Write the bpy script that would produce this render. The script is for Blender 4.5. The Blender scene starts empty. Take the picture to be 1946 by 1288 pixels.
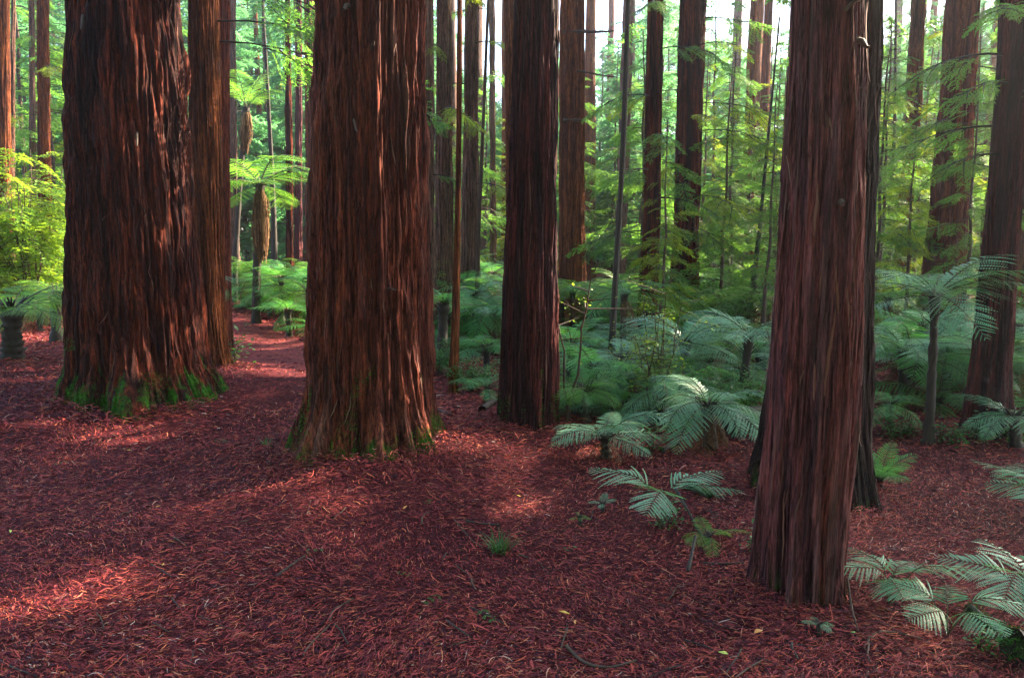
import bpy, math, random
import numpy as np
from mathutils import Vector, Matrix

sc = bpy.context.scene
COL = sc.collection
PI = math.pi
R = math.radians
rng = np.random.RandomState(11)
random.seed(5)

# ------------------------------------------------------------------ camera frame
CAMH, PITCH, FPX = 2.0, R(7.5), 1400.0
FWD = np.array([0, math.cos(PITCH), -math.sin(PITCH)])
UP = np.array([0, math.sin(PITCH), math.cos(PITCH)])
SUN_AZ, SUN_EL = R(56.5), R(33)
SUN = np.array([math.sin(SUN_AZ)*math.cos(SUN_EL), math.cos(SUN_AZ)*math.cos(SUN_EL), math.sin(SUN_EL)])

def ray(px, py):
    return FWD + np.array([1., 0, 0])*(px-973)/FPX + UP*(644-py)/FPX

# ------------------------------------------------------------------ noise
_GRAD = {}
def perlin(u, v, pu, seed):
    """2-D gradient noise, periodic in u with period pu; about -0.7 .. 0.7."""
    if (pu, seed) not in _GRAD:
        a = np.random.RandomState(seed).rand(pu, 256)*2*PI
        _GRAD[(pu, seed)] = (np.cos(a), np.sin(a))
    gx, gy = _GRAD[(pu, seed)]
    ui = np.floor(u).astype(np.int64); vi = np.floor(v).astype(np.int64)
    uf = u-ui; vf = v-vi
    fu = uf*uf*uf*(uf*(uf*6-15)+10); fv = vf*vf*vf*(vf*(vf*6-15)+10)
    def d(i, j):
        p, q = (ui+i) % pu, (vi+j) % 256
        return gx[p, q]*(uf-i)+gy[p, q]*(vf-j)
    a0 = d(0, 0)*(1-fu)+d(1, 0)*fu
    a1 = d(0, 1)*(1-fu)+d(1, 1)*fu
    return a0*(1-fv)+a1*fv

def smooth(a, b, x):
    t = np.clip((x-a)/(b-a), 0, 1)
    return t*t*(3-2*t)

MOUNDS = [(-1.25, 6.9, 0.20, 1.0), (-4.9, 9.8, 0.25, 1.5), (0.2, 8.6, 0.10, 0.8), (1.75, 4.4, 0.10, 0.6), (2.3, 6.0, 0.06, 0.7)]
def ground_z(x, y):
    x = np.asarray(x, float); y = np.asarray(y, float)
    z = 0.09*perlin(x*0.35+50, y*0.35+50, 256, 3)+0.03*perlin(x*1.1+80, y*1.1+80, 256, 4)
    z = z + 0.30*smooth(4.3, 8.0, -x)*smooth(30, 12, y)
    z = z - 0.10*smooth(0.8, 3.5, x)*smooth(14, 6, y)
    for mx, my, a, s in MOUNDS:
        z = z + a*np.exp(-((x-mx)**2+(y-my)**2)/(2*s*s))
    # bank with ferns right of the path
    z = z + 0.45*smooth(0.6, 2.2, (x+5.6)-(y-14)*-0.02)*smooth(13.0, 17.0, y)*smooth(1.0, -1.0, x)
    return z

def gp(px, py):
    """where the view ray of a photo pixel meets the ground"""
    d = ray(px, py)
    t = 0.5*np.exp(np.linspace(0, math.log(300), 500))
    for _ in range(3):
        P = np.array([0, 0, CAMH])+d*t[:, None]
        k = np.nonzero(P[:, 2] <= ground_z(P[:, 0], P[:, 1]))[0]
        k = k[0] if len(k) else len(t)-1
        t = np.linspace(t[max(k-1, 0)], t[k], 12)
    p = P[k]
    return np.array([p[0], p[1], float(ground_z(p[0], p[1]))])

def at(px, py, Y):
    d = ray(px, py); return np.array([0, 0, CAMH])+d*(Y/d[1])

# ------------------------------------------------------------------ materials
def mat(name):
    m = bpy.data.materials.new(name); m.use_nodes = True
    nt = m.node_tree; nt.nodes.clear()
    out = nt.nodes.new('ShaderNodeOutputMaterial')
    return m, nt, out
def N(nt, t, **kw):
    n = nt.nodes.new('ShaderNode'+t)
    for k, v in kw.items():
        if k in n.inputs: n.inputs[k].default_value = v
        else: setattr(n, k, v)
    return n
def ramp(nt, stops, interp='LINEAR'):
    n = nt.nodes.new('ShaderNodeValToRGB'); cr = n.color_ramp; cr.interpolation = interp
    while len(cr.elements) < len(stops): cr.elements.new(0.5)
    for e, (p, c) in zip(cr.elements, stops):
        e.position = p; e.color = (*c, 1)
    return n
def mixrgb(nt, a, b, fac, mode='MIX'):
    n = nt.nodes.new('ShaderNodeMix'); n.data_type = 'RGBA'; n.blend_type = mode
    for s, i in ((a, 6), (b, 7), (fac, 0)):
        if isinstance(s, (int, float)): n.inputs[i].default_value = s
        elif isinstance(s, tuple): n.inputs[i].default_value = (*s, 1)
        else: nt.links.new(s, n.inputs[i])
    return n.outputs[2]
def noise(nt, scale, vec=None, detail=4, rough=.6, stretch=None, loc=(0, 0, 0)):
    n = N(nt, 'TexNoise', Scale=scale, Detail=detail, Roughness=rough)
    if vec is None:
        tc = nt.nodes.new('ShaderNodeTexCoord'); vec = tc.outputs['Object']
    mp = nt.nodes.new('ShaderNodeMapping')
    mp.inputs['Location'].default_value = loc
    if stretch: mp.inputs['Scale'].default_value = stretch
    nt.links.new(vec, mp.inputs['Vector']); nt.links.new(mp.outputs[0], n.inputs['Vector'])
    return n.outputs['Fac']
def math_(nt, op, a, b=None, clamp=False):
    n = nt.nodes.new('ShaderNodeMath'); n.operation = op; n.use_clamp = clamp
    for i, s in enumerate((a, b)):
        if s is None: continue
        if isinstance(s, (int, float)): n.inputs[i].default_value = s
        else: nt.links.new(s, n.inputs[i])
    return n.outputs[0]

def bark_mat(name, dark, mid, red, grey, greyamt=.4, moss=0.0, moss_h=0.7, mth=.755, char=0.0, rough=.8, fine=1.0):
    m, nt, out = mat(name)
    tc = nt.nodes.new('ShaderNodeTexCoord'); ob = tc.outputs['Object']
    n1 = noise(nt, 1.0, ob, 6, .65, (9, 9, .55))
    n2 = noise(nt, 1.0, ob, 6, .72, (38*fine, 38*fine, 2.4))
    n3 = noise(nt, 1.0, ob, 4, .6, (2.2, 2.2, .35), (7, 3, 1))
    n4 = noise(nt, 1.0, ob, 3, .6, (100*fine, 100*fine, 13))
    at_ = N(nt, 'Attribute', attribute_name='ridge')
    c1 = ramp(nt, [(.30, dark), (.47, mid), (.62, red), (.78, mid)]); nt.links.new(n1, c1.inputs[0])
    c2 = ramp(nt, [(.32, (.22, .22, .24)), (.5, (.9, .9, .9)), (.70, (2.0, 1.9, 1.8))]); nt.links.new(n2, c2.inputs[0])
    col = mixrgb(nt, c1.outputs[0], c2.outputs[0], .85, 'MULTIPLY')
    c4 = ramp(nt, [(.35, (.45, .45, .45)), (.65, (1.4, 1.4, 1.4))]); nt.links.new(n4, c4.inputs[0])
    col = mixrgb(nt, col, c4.outputs[0], .7, 'MULTIPLY')
    ck = math_(nt, 'ABSOLUTE', math_(nt, 'SUBTRACT', noise(nt, 1.0, ob, 4, .6, (17*fine, 17*fine, .8), (4, 1, 8)), .5))
    ck2 = math_(nt, 'ABSOLUTE', math_(nt, 'SUBTRACT', noise(nt, 1.0, ob, 3, .6, (40*fine, 40*fine, 2.6), (9, 5, 2)), .5))
    cr = math_(nt, 'MULTIPLY', math_(nt, 'ADD', math_(nt, 'MULTIPLY', ck, 24.0, True), .18, True), math_(nt, 'ADD', math_(nt, 'MULTIPLY', ck2, 20.0, True), .45, True))
    crc = nt.nodes.new('ShaderNodeCombineColor'); [nt.links.new(cr, crc.inputs[q]) for q in range(3)]
    col = mixrgb(nt, col, crc.outputs[0], .9, 'MULTIPLY')
    # weathered grey fibre on the outer ridges
    g = math_(nt, 'MULTIPLY', math_(nt, 'SUBTRACT', at_.outputs['Fac'], .45, True), 2.0, True)
    gn = ramp(nt, [(.45, (0, 0, 0)), (.62, (1, 1, 1))]); nt.links.new(n3, gn.inputs[0])
    g = math_(nt, 'MULTIPLY', math_(nt, 'MULTIPLY', g, gn.outputs[0]), greyamt)
    g2 = ramp(nt, [(.4, (.5, .5, .5)), (.7, (1.3, 1.3, 1.3))]); nt.links.new(n2, g2.inputs[0])
    gc = mixrgb(nt, grey, g2.outputs[0], .8, 'MULTIPLY')
    col = mixrgb(nt, col, gc, g)
    if char:
        cn = ramp(nt, [(.42, (0, 0, 0)), (.56, (1, 1, 1))]); nt.links.new(noise(nt, 1.0, ob, 5, .65, (3.5, 3.5, .6), (2, 9, 4)), cn.inputs[0])
        col = mixrgb(nt, col, (.012, .011, .014), math_(nt, 'MULTIPLY', cn.outputs[0], char))
    if moss:
        sp = nt.nodes.new('ShaderNodeSeparateXYZ'); nt.links.new(ob, sp.inputs[0])
        h = math_(nt, 'SUBTRACT', 1.0, math_(nt, 'DIVIDE', sp.outputs[2], moss_h), True)
        mn = noise(nt, 1.0, ob, 6, .7, (7, 7, 2.0), (1, 2, 3))
        k = math_(nt, 'MULTIPLY', math_(nt, 'SUBTRACT', math_(nt, 'ADD', mn, math_(nt, 'MULTIPLY', h, .28)), mth), 9.0, True)
        k = math_(nt, 'MULTIPLY', k, math_(nt, 'MULTIPLY', h, 3.0, True))
        mc = ramp(nt, [(.3, (.008, .035, .005)), (.7, (.045, .17, .010))]); nt.links.new(noise(nt, 40, ob, 3), mc.inputs[0])
        col = mixrgb(nt, col, mc.outputs[0], math_(nt, 'MULTIPLY', k, moss))
    b = N(nt, 'BsdfPrincipled', Roughness=rough)
    b.inputs['Specular IOR Level'].default_value = .1
    nt.links.new(col, b.inputs['Base Color'])
    hh = math_(nt, 'ADD', math_(nt, 'ADD', n2, math_(nt, 'MULTIPLY', n4, .5)), math_(nt, 'MULTIPLY', cr, .8))
    bp = N(nt, 'Bump', Strength=.9, Distance=.016); nt.links.new(hh, bp.inputs['Height']); nt.links.new(bp.outputs[0], b.inputs['Normal'])
    nt.links.new(b.outputs[0], out.inputs[0])
    return m

def leaf_mat(name, c_lo, c_hi, trans, tfac=.45, rough=.45, spec=.4, vary=.5, sheen=None):
    m, nt, out = mat(name)
    oi = nt.nodes.new('ShaderNodeObjectInfo')
    at_ = N(nt, 'Attribute', attribute_name='tint')
    f = math_(nt, 'ADD', math_(nt, 'MULTIPLY', at_.outputs['Fac'], 1-vary), math_(nt, 'MULTIPLY', oi.outputs['Random'], vary))
    c = ramp(nt, [(0.1, c_lo), (.9, c_hi)]); nt.links.new(f, c.inputs[0])
    b = N(nt, 'BsdfPrincipled', Roughness=rough); b.inputs['Specular IOR Level'].default_value = spec
    nt.links.new(c.outputs[0], b.inputs['Base Color'])
    t = N(nt, 'BsdfTranslucent')
    tcol = mixrgb(nt, tuple(v*.30 for v in trans), trans, f)
    nt.links.new(tcol, t.inputs['Color'])
    mx = nt.nodes.new('ShaderNodeMixShader'); mx.inputs[0].default_value = tfac
    nt.links.new(b.outputs[0], mx.inputs[1]); nt.links.new(t.outputs[0], mx.inputs[2])
    nt.links.new(mx.outputs[0], out.inputs[0])
    return m

def tint_mat(name, stops, rough=.6, spec=.4, attr='tint'):
    m, nt, out = mat(name)
    at_ = N(nt, 'Attribute', attribute_name=attr)
    c = ramp(nt, stops); nt.links.new(at_.outputs['Fac'], c.inputs[0])
    col = c.outputs[0]
    b = N(nt, 'BsdfPrincipled', Roughness=rough); b.inputs['Specular IOR Level'].default_value = spec
    nt.links.new(col, b.inputs['Base Color'])
    nt.links.new(b.outputs[0], out.inputs[0])
    return m

def plain_mat(name, a, b_, scale=(20, 20, 4), rough=.75, bump=.3):
    m, nt, out = mat(name)
    n1 = noise(nt, 1.0, None, 5, .65, scale)
    c = ramp(nt, [(.3, a), (.7, b_)]); nt.links.new(n1, c.inputs[0])
    b = N(nt, 'BsdfPrincipled', Roughness=rough); nt.links.new(c.outputs[0], b.inputs['Base Color'])
    bp = N(nt, 'Bump', Strength=bump, Distance=.01); nt.links.new(n1, bp.inputs['Height']); nt.links.new(bp.outputs[0], b.inputs['Normal'])
    nt.links.new(b.outputs[0], out.inputs[0])
    return m

M = {}
M['bark_dark'] = bark_mat('bark_dark', (.010, .004, .005), (.052, .013, .011), (.17, .033, .015), (.08, .05, .06), .3, 1.0, .9, mth=.725)
M['bark_mid'] = bark_mat('bark_mid', (.024, .008, .008), (.125, .033, .025), (.25, .060, .032), (.30, .19, .16), .45, .9, .5)
M['bark_char'] = bark_mat('bark_char', (.014, .007, .011), (.044, .016, .022), (.13, .028, .025), (.09, .065, .09), .35, .7, .4, 1.0)
M['bark_purple'] = bark_mat('bark_purple', (.022, .008, .014), (.10, .033, .042), (.18, .046, .043), (.25, .145, .15), .65, .4, .4)
M['bark_black'] = bark_mat('bark_black', (.006, .004, .005), (.016, .008, .009), (.03, .011, .010), (.04, .03, .03), .4, .4, .4)
M['bark_red'] = bark_mat('bark_red', (.04, .012, .008), (.14, .040, .018), (.26, .075, .026), (.26, .16, .11), .3, .7, .4)
M['bark_grey'] = bark_mat('bark_grey', (.06, .034, .030), (.17, .095, .072), (.24, .12, .09), (.32, .25, .22), .5, .4, .5)
M['stem_dark'] = plain_mat('stem_dark', (.010, .007, .006), (.035, .022, .017))
M['stem_brown'] = plain_mat('stem_brown', (.03, .016, .010), (.085, .045, .03))
M['rachis'] = plain_mat('rachis', (.04, .035, .012), (.09, .09, .035))
M['frond_green'] = leaf_mat('frond_green', (.035, .19, .05), (.11, .39, .10), (.24, .70, .09), .42, .38, .5)
M['frond_silver'] = leaf_mat('frond_silver', (.07, .24, .12), (.28, .49, .33), (.20, .55, .10), .32, .38, .45)
M['frond_bright'] = leaf_mat('frond_bright', (.05, .18, .025), (.13, .32, .04), (.36, .78, .07), .5, .4, .45)
M['frond_dead'] = leaf_mat('frond_dead', (.07, .03, .013), (.19, .10, .045), (.25, .13, .04), .3, .6, .2)
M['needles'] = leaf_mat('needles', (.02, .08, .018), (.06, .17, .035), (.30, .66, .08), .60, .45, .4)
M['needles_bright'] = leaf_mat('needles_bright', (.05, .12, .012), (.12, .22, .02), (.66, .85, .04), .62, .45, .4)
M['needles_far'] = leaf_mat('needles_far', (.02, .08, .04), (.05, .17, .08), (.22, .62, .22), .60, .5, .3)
M['broad'] = leaf_mat('broad', (.06, .16, .015), (.16, .32, .03), (.55, .80, .05), .5, .35, .5)
M['ground_leaf'] = leaf_mat('ground_leaf', (.02, .085, .022), (.06, .18, .035), (.12, .4, .04), .4, .35, .5)
M['moss'] = leaf_mat('moss', (.012, .05, .006), (.045, .17, .012), (.10, .35, .02), .3, .7, .2)
M['fibre'] = tint_mat('fibre', attr='ridge', stops= [(0, (.035, .016, .014)), (.5, (.13, .05, .032)), (.85, (.15, .06, .045)), (1, (.22, .13, .10))], rough=.75, spec=.3)
M['litter'] = tint_mat('litter', [(0, (.010, .003, .007)), (.25, (.054, .011, .021)), (.50, (.22, .034, .047)), (.76, (.43, .068, .052)), (.92, (.50, .15, .075)), (.975, (.48, .21, .15)), (1, (.50, .34, .32))], .65, .15)

def soil_mat(name, lo, mid, hi, sc_=1.0):
    m, nt, out = mat(name)
    n1 = noise(nt, 30*sc_, None, 8, .75); n2 = noise(nt, 1.2, None, 4, .6); n3 = noise(nt, 140*sc_, None, 4, .7)
    c = ramp(nt, [(.32, lo), (.5, mid), (.68, hi)]); nt.links.new(math_(nt, 'ADD', math_(nt, 'MULTIPLY', n1, .55), math_(nt, 'MULTIPLY', n3, .45)), c.inputs[0])
    c2 = ramp(nt, [(.35, (.7, .7, .75)), (.65, (1.2, 1.15, 1.1))]); nt.links.new(n2, c2.inputs[0])
    col = mixrgb(nt, c.outputs[0], c2.outputs[0], .8, 'MULTIPLY')
    b = N(nt, 'BsdfPrincipled', Roughness=.85); b.inputs['Specular IOR Level'].default_value = .08; nt.links.new(col, b.inputs['Base Color'])
    bp = N(nt, 'Bump', Strength=.9, Distance=.02); nt.links.new(math_(nt, 'ADD', n1, n3), bp.inputs['Height']); nt.links.new(bp.outputs[0], b.inputs['Normal'])
    nt.links.new(b.outputs[0], out.inputs[0])
    return m
M['soil'] = soil_mat('soil', (.016, .004, .007), (.075, .013, .018), (.18, .034, .034))
M['path'] = soil_mat('path', (.07, .018, .024), (.23, .048, .052), (.36, .10, .09))

# ------------------------------------------------------------------ mesh helpers
def mesh(name, V, F, mats, midx=None, attrs=None, smooth_=True):
    """V (n,3), F (m,3|4) or list of such arrays -> mesh datablock"""
    me = bpy.data.meshes.new(name)
    V = np.ascontiguousarray(V, np.float32)
    Fs = F if isinstance(F, list) else [F]
    Fs = [np.asarray(f) for f in Fs if len(f)]
    tot = np.concatenate([np.full(len(f), f.shape[1]) for f in Fs])
    idx = np.concatenate([f.ravel() for f in Fs]).astype(np.int32)
    me.vertices.add(len(V)); me.vertices.foreach_set('co', V.ravel())
    me.loops.add(len(idx)); me.loops.foreach_set('vertex_index', idx)
    me.polygons.add(len(tot))
    st = np.concatenate([[0], np.cumsum(tot)[:-1]]).astype(np.int32)
    me.polygons.foreach_set('loop_start', st)
    for m in (mats if isinstance(mats, (list, tuple)) else [mats]): me.materials.append(m)
    if midx is not None: me.polygons.foreach_set('material_index', np.asarray(midx, np.int32))
    for k, a in (attrs or {}).items():
        t = me.attributes.new(k, 'FLOAT', 'POINT'); t.data.foreach_set('value', np.asarray(a, np.float32))
    me.update(calc_edges=True)
    if smooth_: me.polygons.foreach_set('use_smooth', np.ones(len(tot), bool))
    return me

def link(name, me, parent=None, loc=None, rot=None, scale=None):
    o = bpy.data.objects.new(name, me); COL.objects.link(o)
    if parent is not None: o.parent = parent
    if loc is not None: o.location = loc
    if rot is not None: o.rotation_euler = rot
    if scale is not None: o.scale = (scale,)*3 if np.isscalar(scale) else scale
    return o

def tag(o, label, cat, group=None):
    o['label'] = label; o['category'] = cat
    if group: o['group'] = group
    return o

def thing(name, loc, label, cat, group=None, rotz=0, scale=None):
    o = link(name, None, None, tuple(loc), (0, 0, rotz), scale)
    o.empty_display_size = .2
    return tag(o, label, cat, group)

def tube(P, rad, n=6, cap=True):
    P = np.asarray(P, float); k = len(P); rad = np.broadcast_to(rad, (k,))
    T = np.gradient(P, axis=0); T /= np.linalg.norm(T, axis=1)[:, None]+1e-9
    ref = np.array([0, 0, 1.]) if abs(T[0][2]) < .9 else np.array([1., 0, 0])
    A = np.cross(T, ref); A /= np.linalg.norm(A, axis=1)[:, None]+1e-9
    B = np.cross(T, A)
    th = np.arange(n)/n*2*PI
    V = P[:, None]+rad[:, None, None]*(A[:, None]*np.cos(th)[None, :, None]+B[:, None]*np.sin(th)[None, :, None])
    V = V.reshape(-1, 3)
    i, j = np.meshgrid(np.arange(k-1), np.arange(n), indexing='ij')
    F = np.stack([i*n+j, i*n+(j+1) % n, (i+1)*n+(j+1) % n, (i+1)*n+j], -1).reshape(-1, 4)
    return V, F

class Acc:
    def __init__(s): s.V = []; s.F = []; s.T = []; s.M = []; s.n = 0
    def add(s, V, F, t=0.5, m=0):
        s.V.append(V); s.F.append(np.asarray(F)+s.n); s.n += len(V)
        s.T.append(np.broadcast_to(t, (len(V),))); s.M.append(np.full(len(F), m))
    def mesh(s, name, mats, attr='tint', sm=True):
        V = np.concatenate(s.V); qs = [f for f in s.F]
        return mesh(name, V, np.concatenate(qs), mats, np.concatenate(s.M), {attr: np.concatenate(s.T)}, sm)

def rotmat(ax, ay, az):
    cx, sx, cy, sy, cz, sz = math.cos(ax), math.sin(ax), math.cos(ay), math.sin(ay), math.cos(az), math.sin(az)
    return (np.array([[cz, -sz, 0], [sz, cz, 0], [0, 0, 1]])@np.array([[cy, 0, sy], [0, 1, 0], [-sy, 0, cy]])@np.array([[1, 0, 0], [0, cx, -sx], [0, sx, cx]]))

# ------------------------------------------------------------------ trunks
TREES = []     # (x, y, r) for keeping ferns and litter out of trunks
def trunk_tree(label, basepx, rows, matn, seed, H=24, nth=96, dz=.05, amp=.03, nbig=14, lob=0.0, group=None,
               moss=0, fibres=0, depth=None, twist=.02, fibre_top=3.5, flute=0, name='redwood_tree'):
    f = gp(*basepx)
    rr = sorted(rows)
    # half width at the lowest row sets how far the axis stands behind the front of the base
    w0 = (rr[-1][2]-rr[-1][1])/2/FPX*f[1]
    Y = f[1]+w0*.8 if depth is None else depth
    zs, cx, ra = [], [], []
    for py, l, r_ in rr[::-1]:
        a, b = at(l, py, Y), at(r_, py, Y)
        zs.append(a[2]); cx.append((a[0]+b[0])/2); ra.append((b[0]-a[0])/2)
    bx = cx[0]; by = Y
    gz = float(ground_z(bx, by))
    zs, cx, ra = np.array(zs), np.array(cx), np.array(ra)
    ztop = zs[-1]
    z = np.concatenate([np.arange(gz-.45, ztop+.4, dz), np.linspace(ztop+.45, H, 14)])
    lean = (cx[-1]-cx[-2])/(zs[-1]-zs[-2]) if len(zs) > 1 else 0
    lean = np.clip(lean, -.06, .06)
    C = np.interp(z, zs, cx)+np.where(z > ztop, (z-ztop)*lean, 0)
    Rr = np.interp(z, zs, ra)*np.where(z > ztop, np.clip(1-(z-ztop)/(H*1.25), .12, 1), 1)
    # smooth the traced profile so that it does not kink
    k = np.ones(9)/9
    m = z < ztop+.3
    if m.sum() > 20:
        Cs = np.convolve(np.pad(C, 4, 'edge'), k, 'valid'); Rs = np.convolve(np.pad(Rr, 4, 'edge'), k, 'valid')
        C = np.where(m, Cs, C); Rr = np.where(m, Rs, Rr)
    th = np.arange(nth)/nth*2*PI
    U, Z = np.meshgrid(th/(2*PI), z)
    s = seed*17
    hz = Z-gz
    Uw = U+twist*Z*.1+.007*perlin(U*6, Z*.6+40, 6, s+9)+.0022*perlin(U*24, Z*3+70, 24, s+10)
    Uw = Uw % 1.0
    p1 = np.abs(perlin(Uw*nbig, Z*.42+20, nbig, s+1))
    furrow = np.clip(p1*2.4, 0, 1)**.7
    n2 = nbig*3
    p2 = np.clip(np.abs(perlin(Uw*n2, Z*1.1+20, n2, s+2))*2.8, 0, 1)**.7
    n3 = nbig*8
    p3 = perlin(Uw*n3, Z*2.6+20, n3, s+3)
    n4 = nbig*3
    p4 = perlin(Uw*n4, Z*.8+60, n4, s+4)
    p5 = perlin(Uw*nbig, Z*2.5+90, nbig, s+5)
    np_ = max(4, int(nbig*1.4))
    plate = smooth(-.035, .035, perlin(Uw*np_+.15*p5, Z*.75+33, np_, s+7))*.6+smooth(-.03, .03, perlin(Uw*n2+.2*p5, Z*1.5+53, n2, s+8)-.12)*.4
    ridge = .45*furrow+.24*p2+.30*p3+.18*p4+.10*p5+.26*plate-.06
    disp = amp*(ridge-.80)*2.0
    if flute:
        da = (th-R(-28)+PI) % (2*PI)-PI
        fl_ = np.clip(np.abs(perlin(Uw*22, Z*.28+11, 22, s+6))*2.6, 0, 1)**.8
        disp = disp+flute*np.exp(-(da/R(42))**2)[None, :]*(fl_-.7)*smooth(.05, .8, hz)
    lobe = sum(a*np.cos(kk*th+ph) for kk, a, ph in ((3, .5, seed), (5, .7, seed*2.1), (8, .5, seed*1.3), (11, .35, seed*.7)))
    fl = np.exp(-np.clip(hz, 0, None)/.45)
    fl2 = np.exp(-np.clip(hz, 0, None)/1.6)*.3
    RR = Rr[:, None]*(1+lob*lobe[None, :]*(fl+fl2))+disp
    X = C[:, None]+RR*np.cos(th)[None, :]; Yv = by+RR*np.sin(th)[None, :]
    V = np.stack([X-bx, Yv-by, Z-gz], -1)
    nz = len(z)
    i, j = np.meshgrid(np.arange(nz-1), np.arange(nth), indexing='ij')
    F = np.stack([i*nth+j, i*nth+(j+1) % nth, (i+1)*nth+(j+1) % nth, (i+1)*nth+j], -1).reshape(-1, 4)
    root = thing(name, (bx, by, gz), label, 'tree', group)
    TREES.append((bx, by, float(ra[0]), gz))
    g = np.random.RandomState(seed)
    if moss:
        a = Acc(); n = moss
        # tufts in patches near the base
        ii = g.randint(0, max(2, int((1.1)/dz)), n*6)+int(.40/dz); jj = g.randint(0, nth, n*6)
        ii = np.clip(ii, 0, nz-2)
        hh = Z[ii, jj]-gz
        msk = perlin(jj/nth*14, hh*2.2+5, 14, s+31)-.10-hh*.40
        sel = np.nonzero(msk > 0)[0][:n]
        P = V[ii[sel], jj[sel]]; Nn = np.stack([np.cos(th[jj[sel]]), np.sin(th[jj[sel]]), np.zeros(len(sel))], -1)
        q = len(sel)
        d1 = g.randn(q, 3)*.6+Nn*.8; d1 /= np.linalg.norm(d1, axis=1)[:, None]
        d2 = np.cross(d1, g.randn(q, 3)); d2 /= np.linalg.norm(d2, axis=1)[:, None]+1e-9
        L = g.uniform(.006, .018, q)[:, None]; W = L*.4
        P = P+g.randn(q, 3)*.008
        VV = np.stack([P-d2*W, P+d1*L*.5-d2*W*.3, P+d1*L, P+d2*W], 1).reshape(-1, 3)
        FF = np.arange(q*4).reshape(-1, 4)
        a.add(VV, FF, np.repeat(g.rand(q), 4))
        link('moss', a.mesh('moss', M['moss'], sm=False), root)
    rg = np.clip(ridge, 0, 1).ravel()
    a = Acc(); a.add(V.reshape(-1, 3), F, rg, 0)
    if fibres:
        for _ in range(fibres):
            L = g.uniform(.08, .45); z0 = g.uniform(.05, fibre_top)
            t0 = g.uniform(0, 2*PI); w = g.uniform(.002, .008); k_ = 7
            zz = z0+np.linspace(0, L, k_)
            iz = np.clip(np.searchsorted(z-gz, zz), 0, nz-1)
            tt = t0+np.cumsum(g.randn(k_)*.015)+np.linspace(0, g.uniform(-.12, .12), k_)
            jt = (tt/(2*PI)*nth).astype(int) % nth
            off = .004+np.abs(np.linspace(-1, 1, k_)*g.uniform(-.2, 1))**2*g.uniform(.004, .035)
            base = V[iz, jt]; nn = np.stack([np.cos(tt), np.sin(tt), 0*tt], -1); tn = np.stack([-np.sin(tt), np.cos(tt), 0*tt], -1)
            rad = RR[iz, jt]; rad = np.convolve(np.pad(rad, 2, 'edge'), np.ones(5)/5, 'valid')+off
            ctr = np.stack([C[iz]-bx, 0*tt, zz], -1)+nn*rad[:, None]
            wide = g.rand() < .4
            if wide: w = g.uniform(.010, .026)*min(1, ra[0]*2.2); 
            wd = w*np.sin(np.linspace(.25, PI-.15, k_))[:, None]
            VV = np.concatenate([ctr-tn*wd, ctr+nn*.003, ctr+tn*wd])
            q = np.arange(k_-1)
            FF = np.concatenate([np.stack([q, q+1, q+1+k_, q+k_], -1), np.stack([q+k_, q+1+k_, q+1+2*k_, q+2*k_], -1)])
            a.add(VV, FF, g.uniform(.3, .8) if wide else g.rand(), 0 if wide else 1)
    link('trunk', a.mesh('trunk', [M[matn], M['fibre']], 'ridge'), root)
    return root, dict(bx=bx, by=by, gz=gz, z=z, C=C, R=Rr)

# ------------------------------------------------------------------ leafy sprays
def spray(L, nt_, nl, ll, lw, tl, seed, droop=.25):
    """a flat feathery conifer branchlet along +X: diamond leaves on alternate twigs -> V, F, tint, stem polyline"""
    g = np.random.RandomState(seed)
    s = np.linspace(.12, 1, nt_)
    ax = lambda s: np.stack([L*s, .05*L*np.sin(s*3+seed), -droop*L*s**2], -1)
    Ps, Ds, Ln = [], [], []
    for side in (1, -1):
        ss = s+g.randn(nt_)*.01
        P = ax(ss); ang = side*(R(58)+g.randn(nt_)*.12)*(1-.35*ss)
        D = np.stack([np.cos(ang), np.sin(ang), -.25+g.randn(nt_)*.15], -1)
        D /= np.linalg.norm(D, axis=1)[:, None]
        ln = tl*(1-.55*ss)*g.uniform(.6, 1.15, nt_)
        Ps.append(P); Ds.append(D); Ln.append(ln)
    P = np.concatenate(Ps); D = np.concatenate(Ds); ln = np.concatenate(Ln); n = len(P)
    k = np.linspace(.1, 1, nl)
    B = P[:, None]+D[:, None]*(ln[:, None]*k)[..., None]
    B[..., 2] -= (ln[:, None]*k)**2*.35
    out_V, out_t = [], []
    up = np.array([0, 0, 1.])
    for side in (1, -1):
        S = np.cross(D, up); S /= np.linalg.norm(S, axis=1)[:, None]
        ld = D*.75+side*S*.65+g.randn(n, 3)*.1
        ld = np.repeat(ld[:, None], nl, 1)+g.randn(n, nl, 3)*.18
        ld /= np.linalg.norm(ld, axis=2)[..., None]
        wd = np.cross(ld, up+g.randn(n, nl, 3)*.35); wd /= np.linalg.norm(wd, axis=2)[..., None]+1e-9
        l_ = ll*g.uniform(.6, 1.2, (n, nl, 1)); w_ = lw*g.uniform(.7, 1.2, (n, nl, 1))
        q = np.stack([B, B+ld*l_*.5-wd*w_*.5, B+ld*l_, B+ld*l_*.5+wd*w_*.5], 2)
        out_V.append(q.reshape(-1, 3)); out_t.append(np.repeat(np.clip(np.repeat(g.rand(n)[:, None], nl, 1)*.6+g.rand(n, nl)*.4, 0, 1).ravel(), 4))
    V = np.concatenate(out_V); F = np.arange(len(V)).reshape(-1, 4)
    return V, F, np.concatenate(out_t), ax(np.linspace(0, 1, 6))

SPR = [spray(1.0, 14, 11, .052, .019, .42, i+1, .15+.12*(i % 3)) for i in range(5)]           # unit sprays, fine
SPRC = [spray(1.0, 9, 5, .13, .05, .42, i+21, .2) for i in range(4)]                        # coarser, for the far wood

SPRK = [spray(1.0, 6, 4, .22, .085, .42, i+31, .2) for i in range(3)]                       # open, for the added shade clumps overhead

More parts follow.
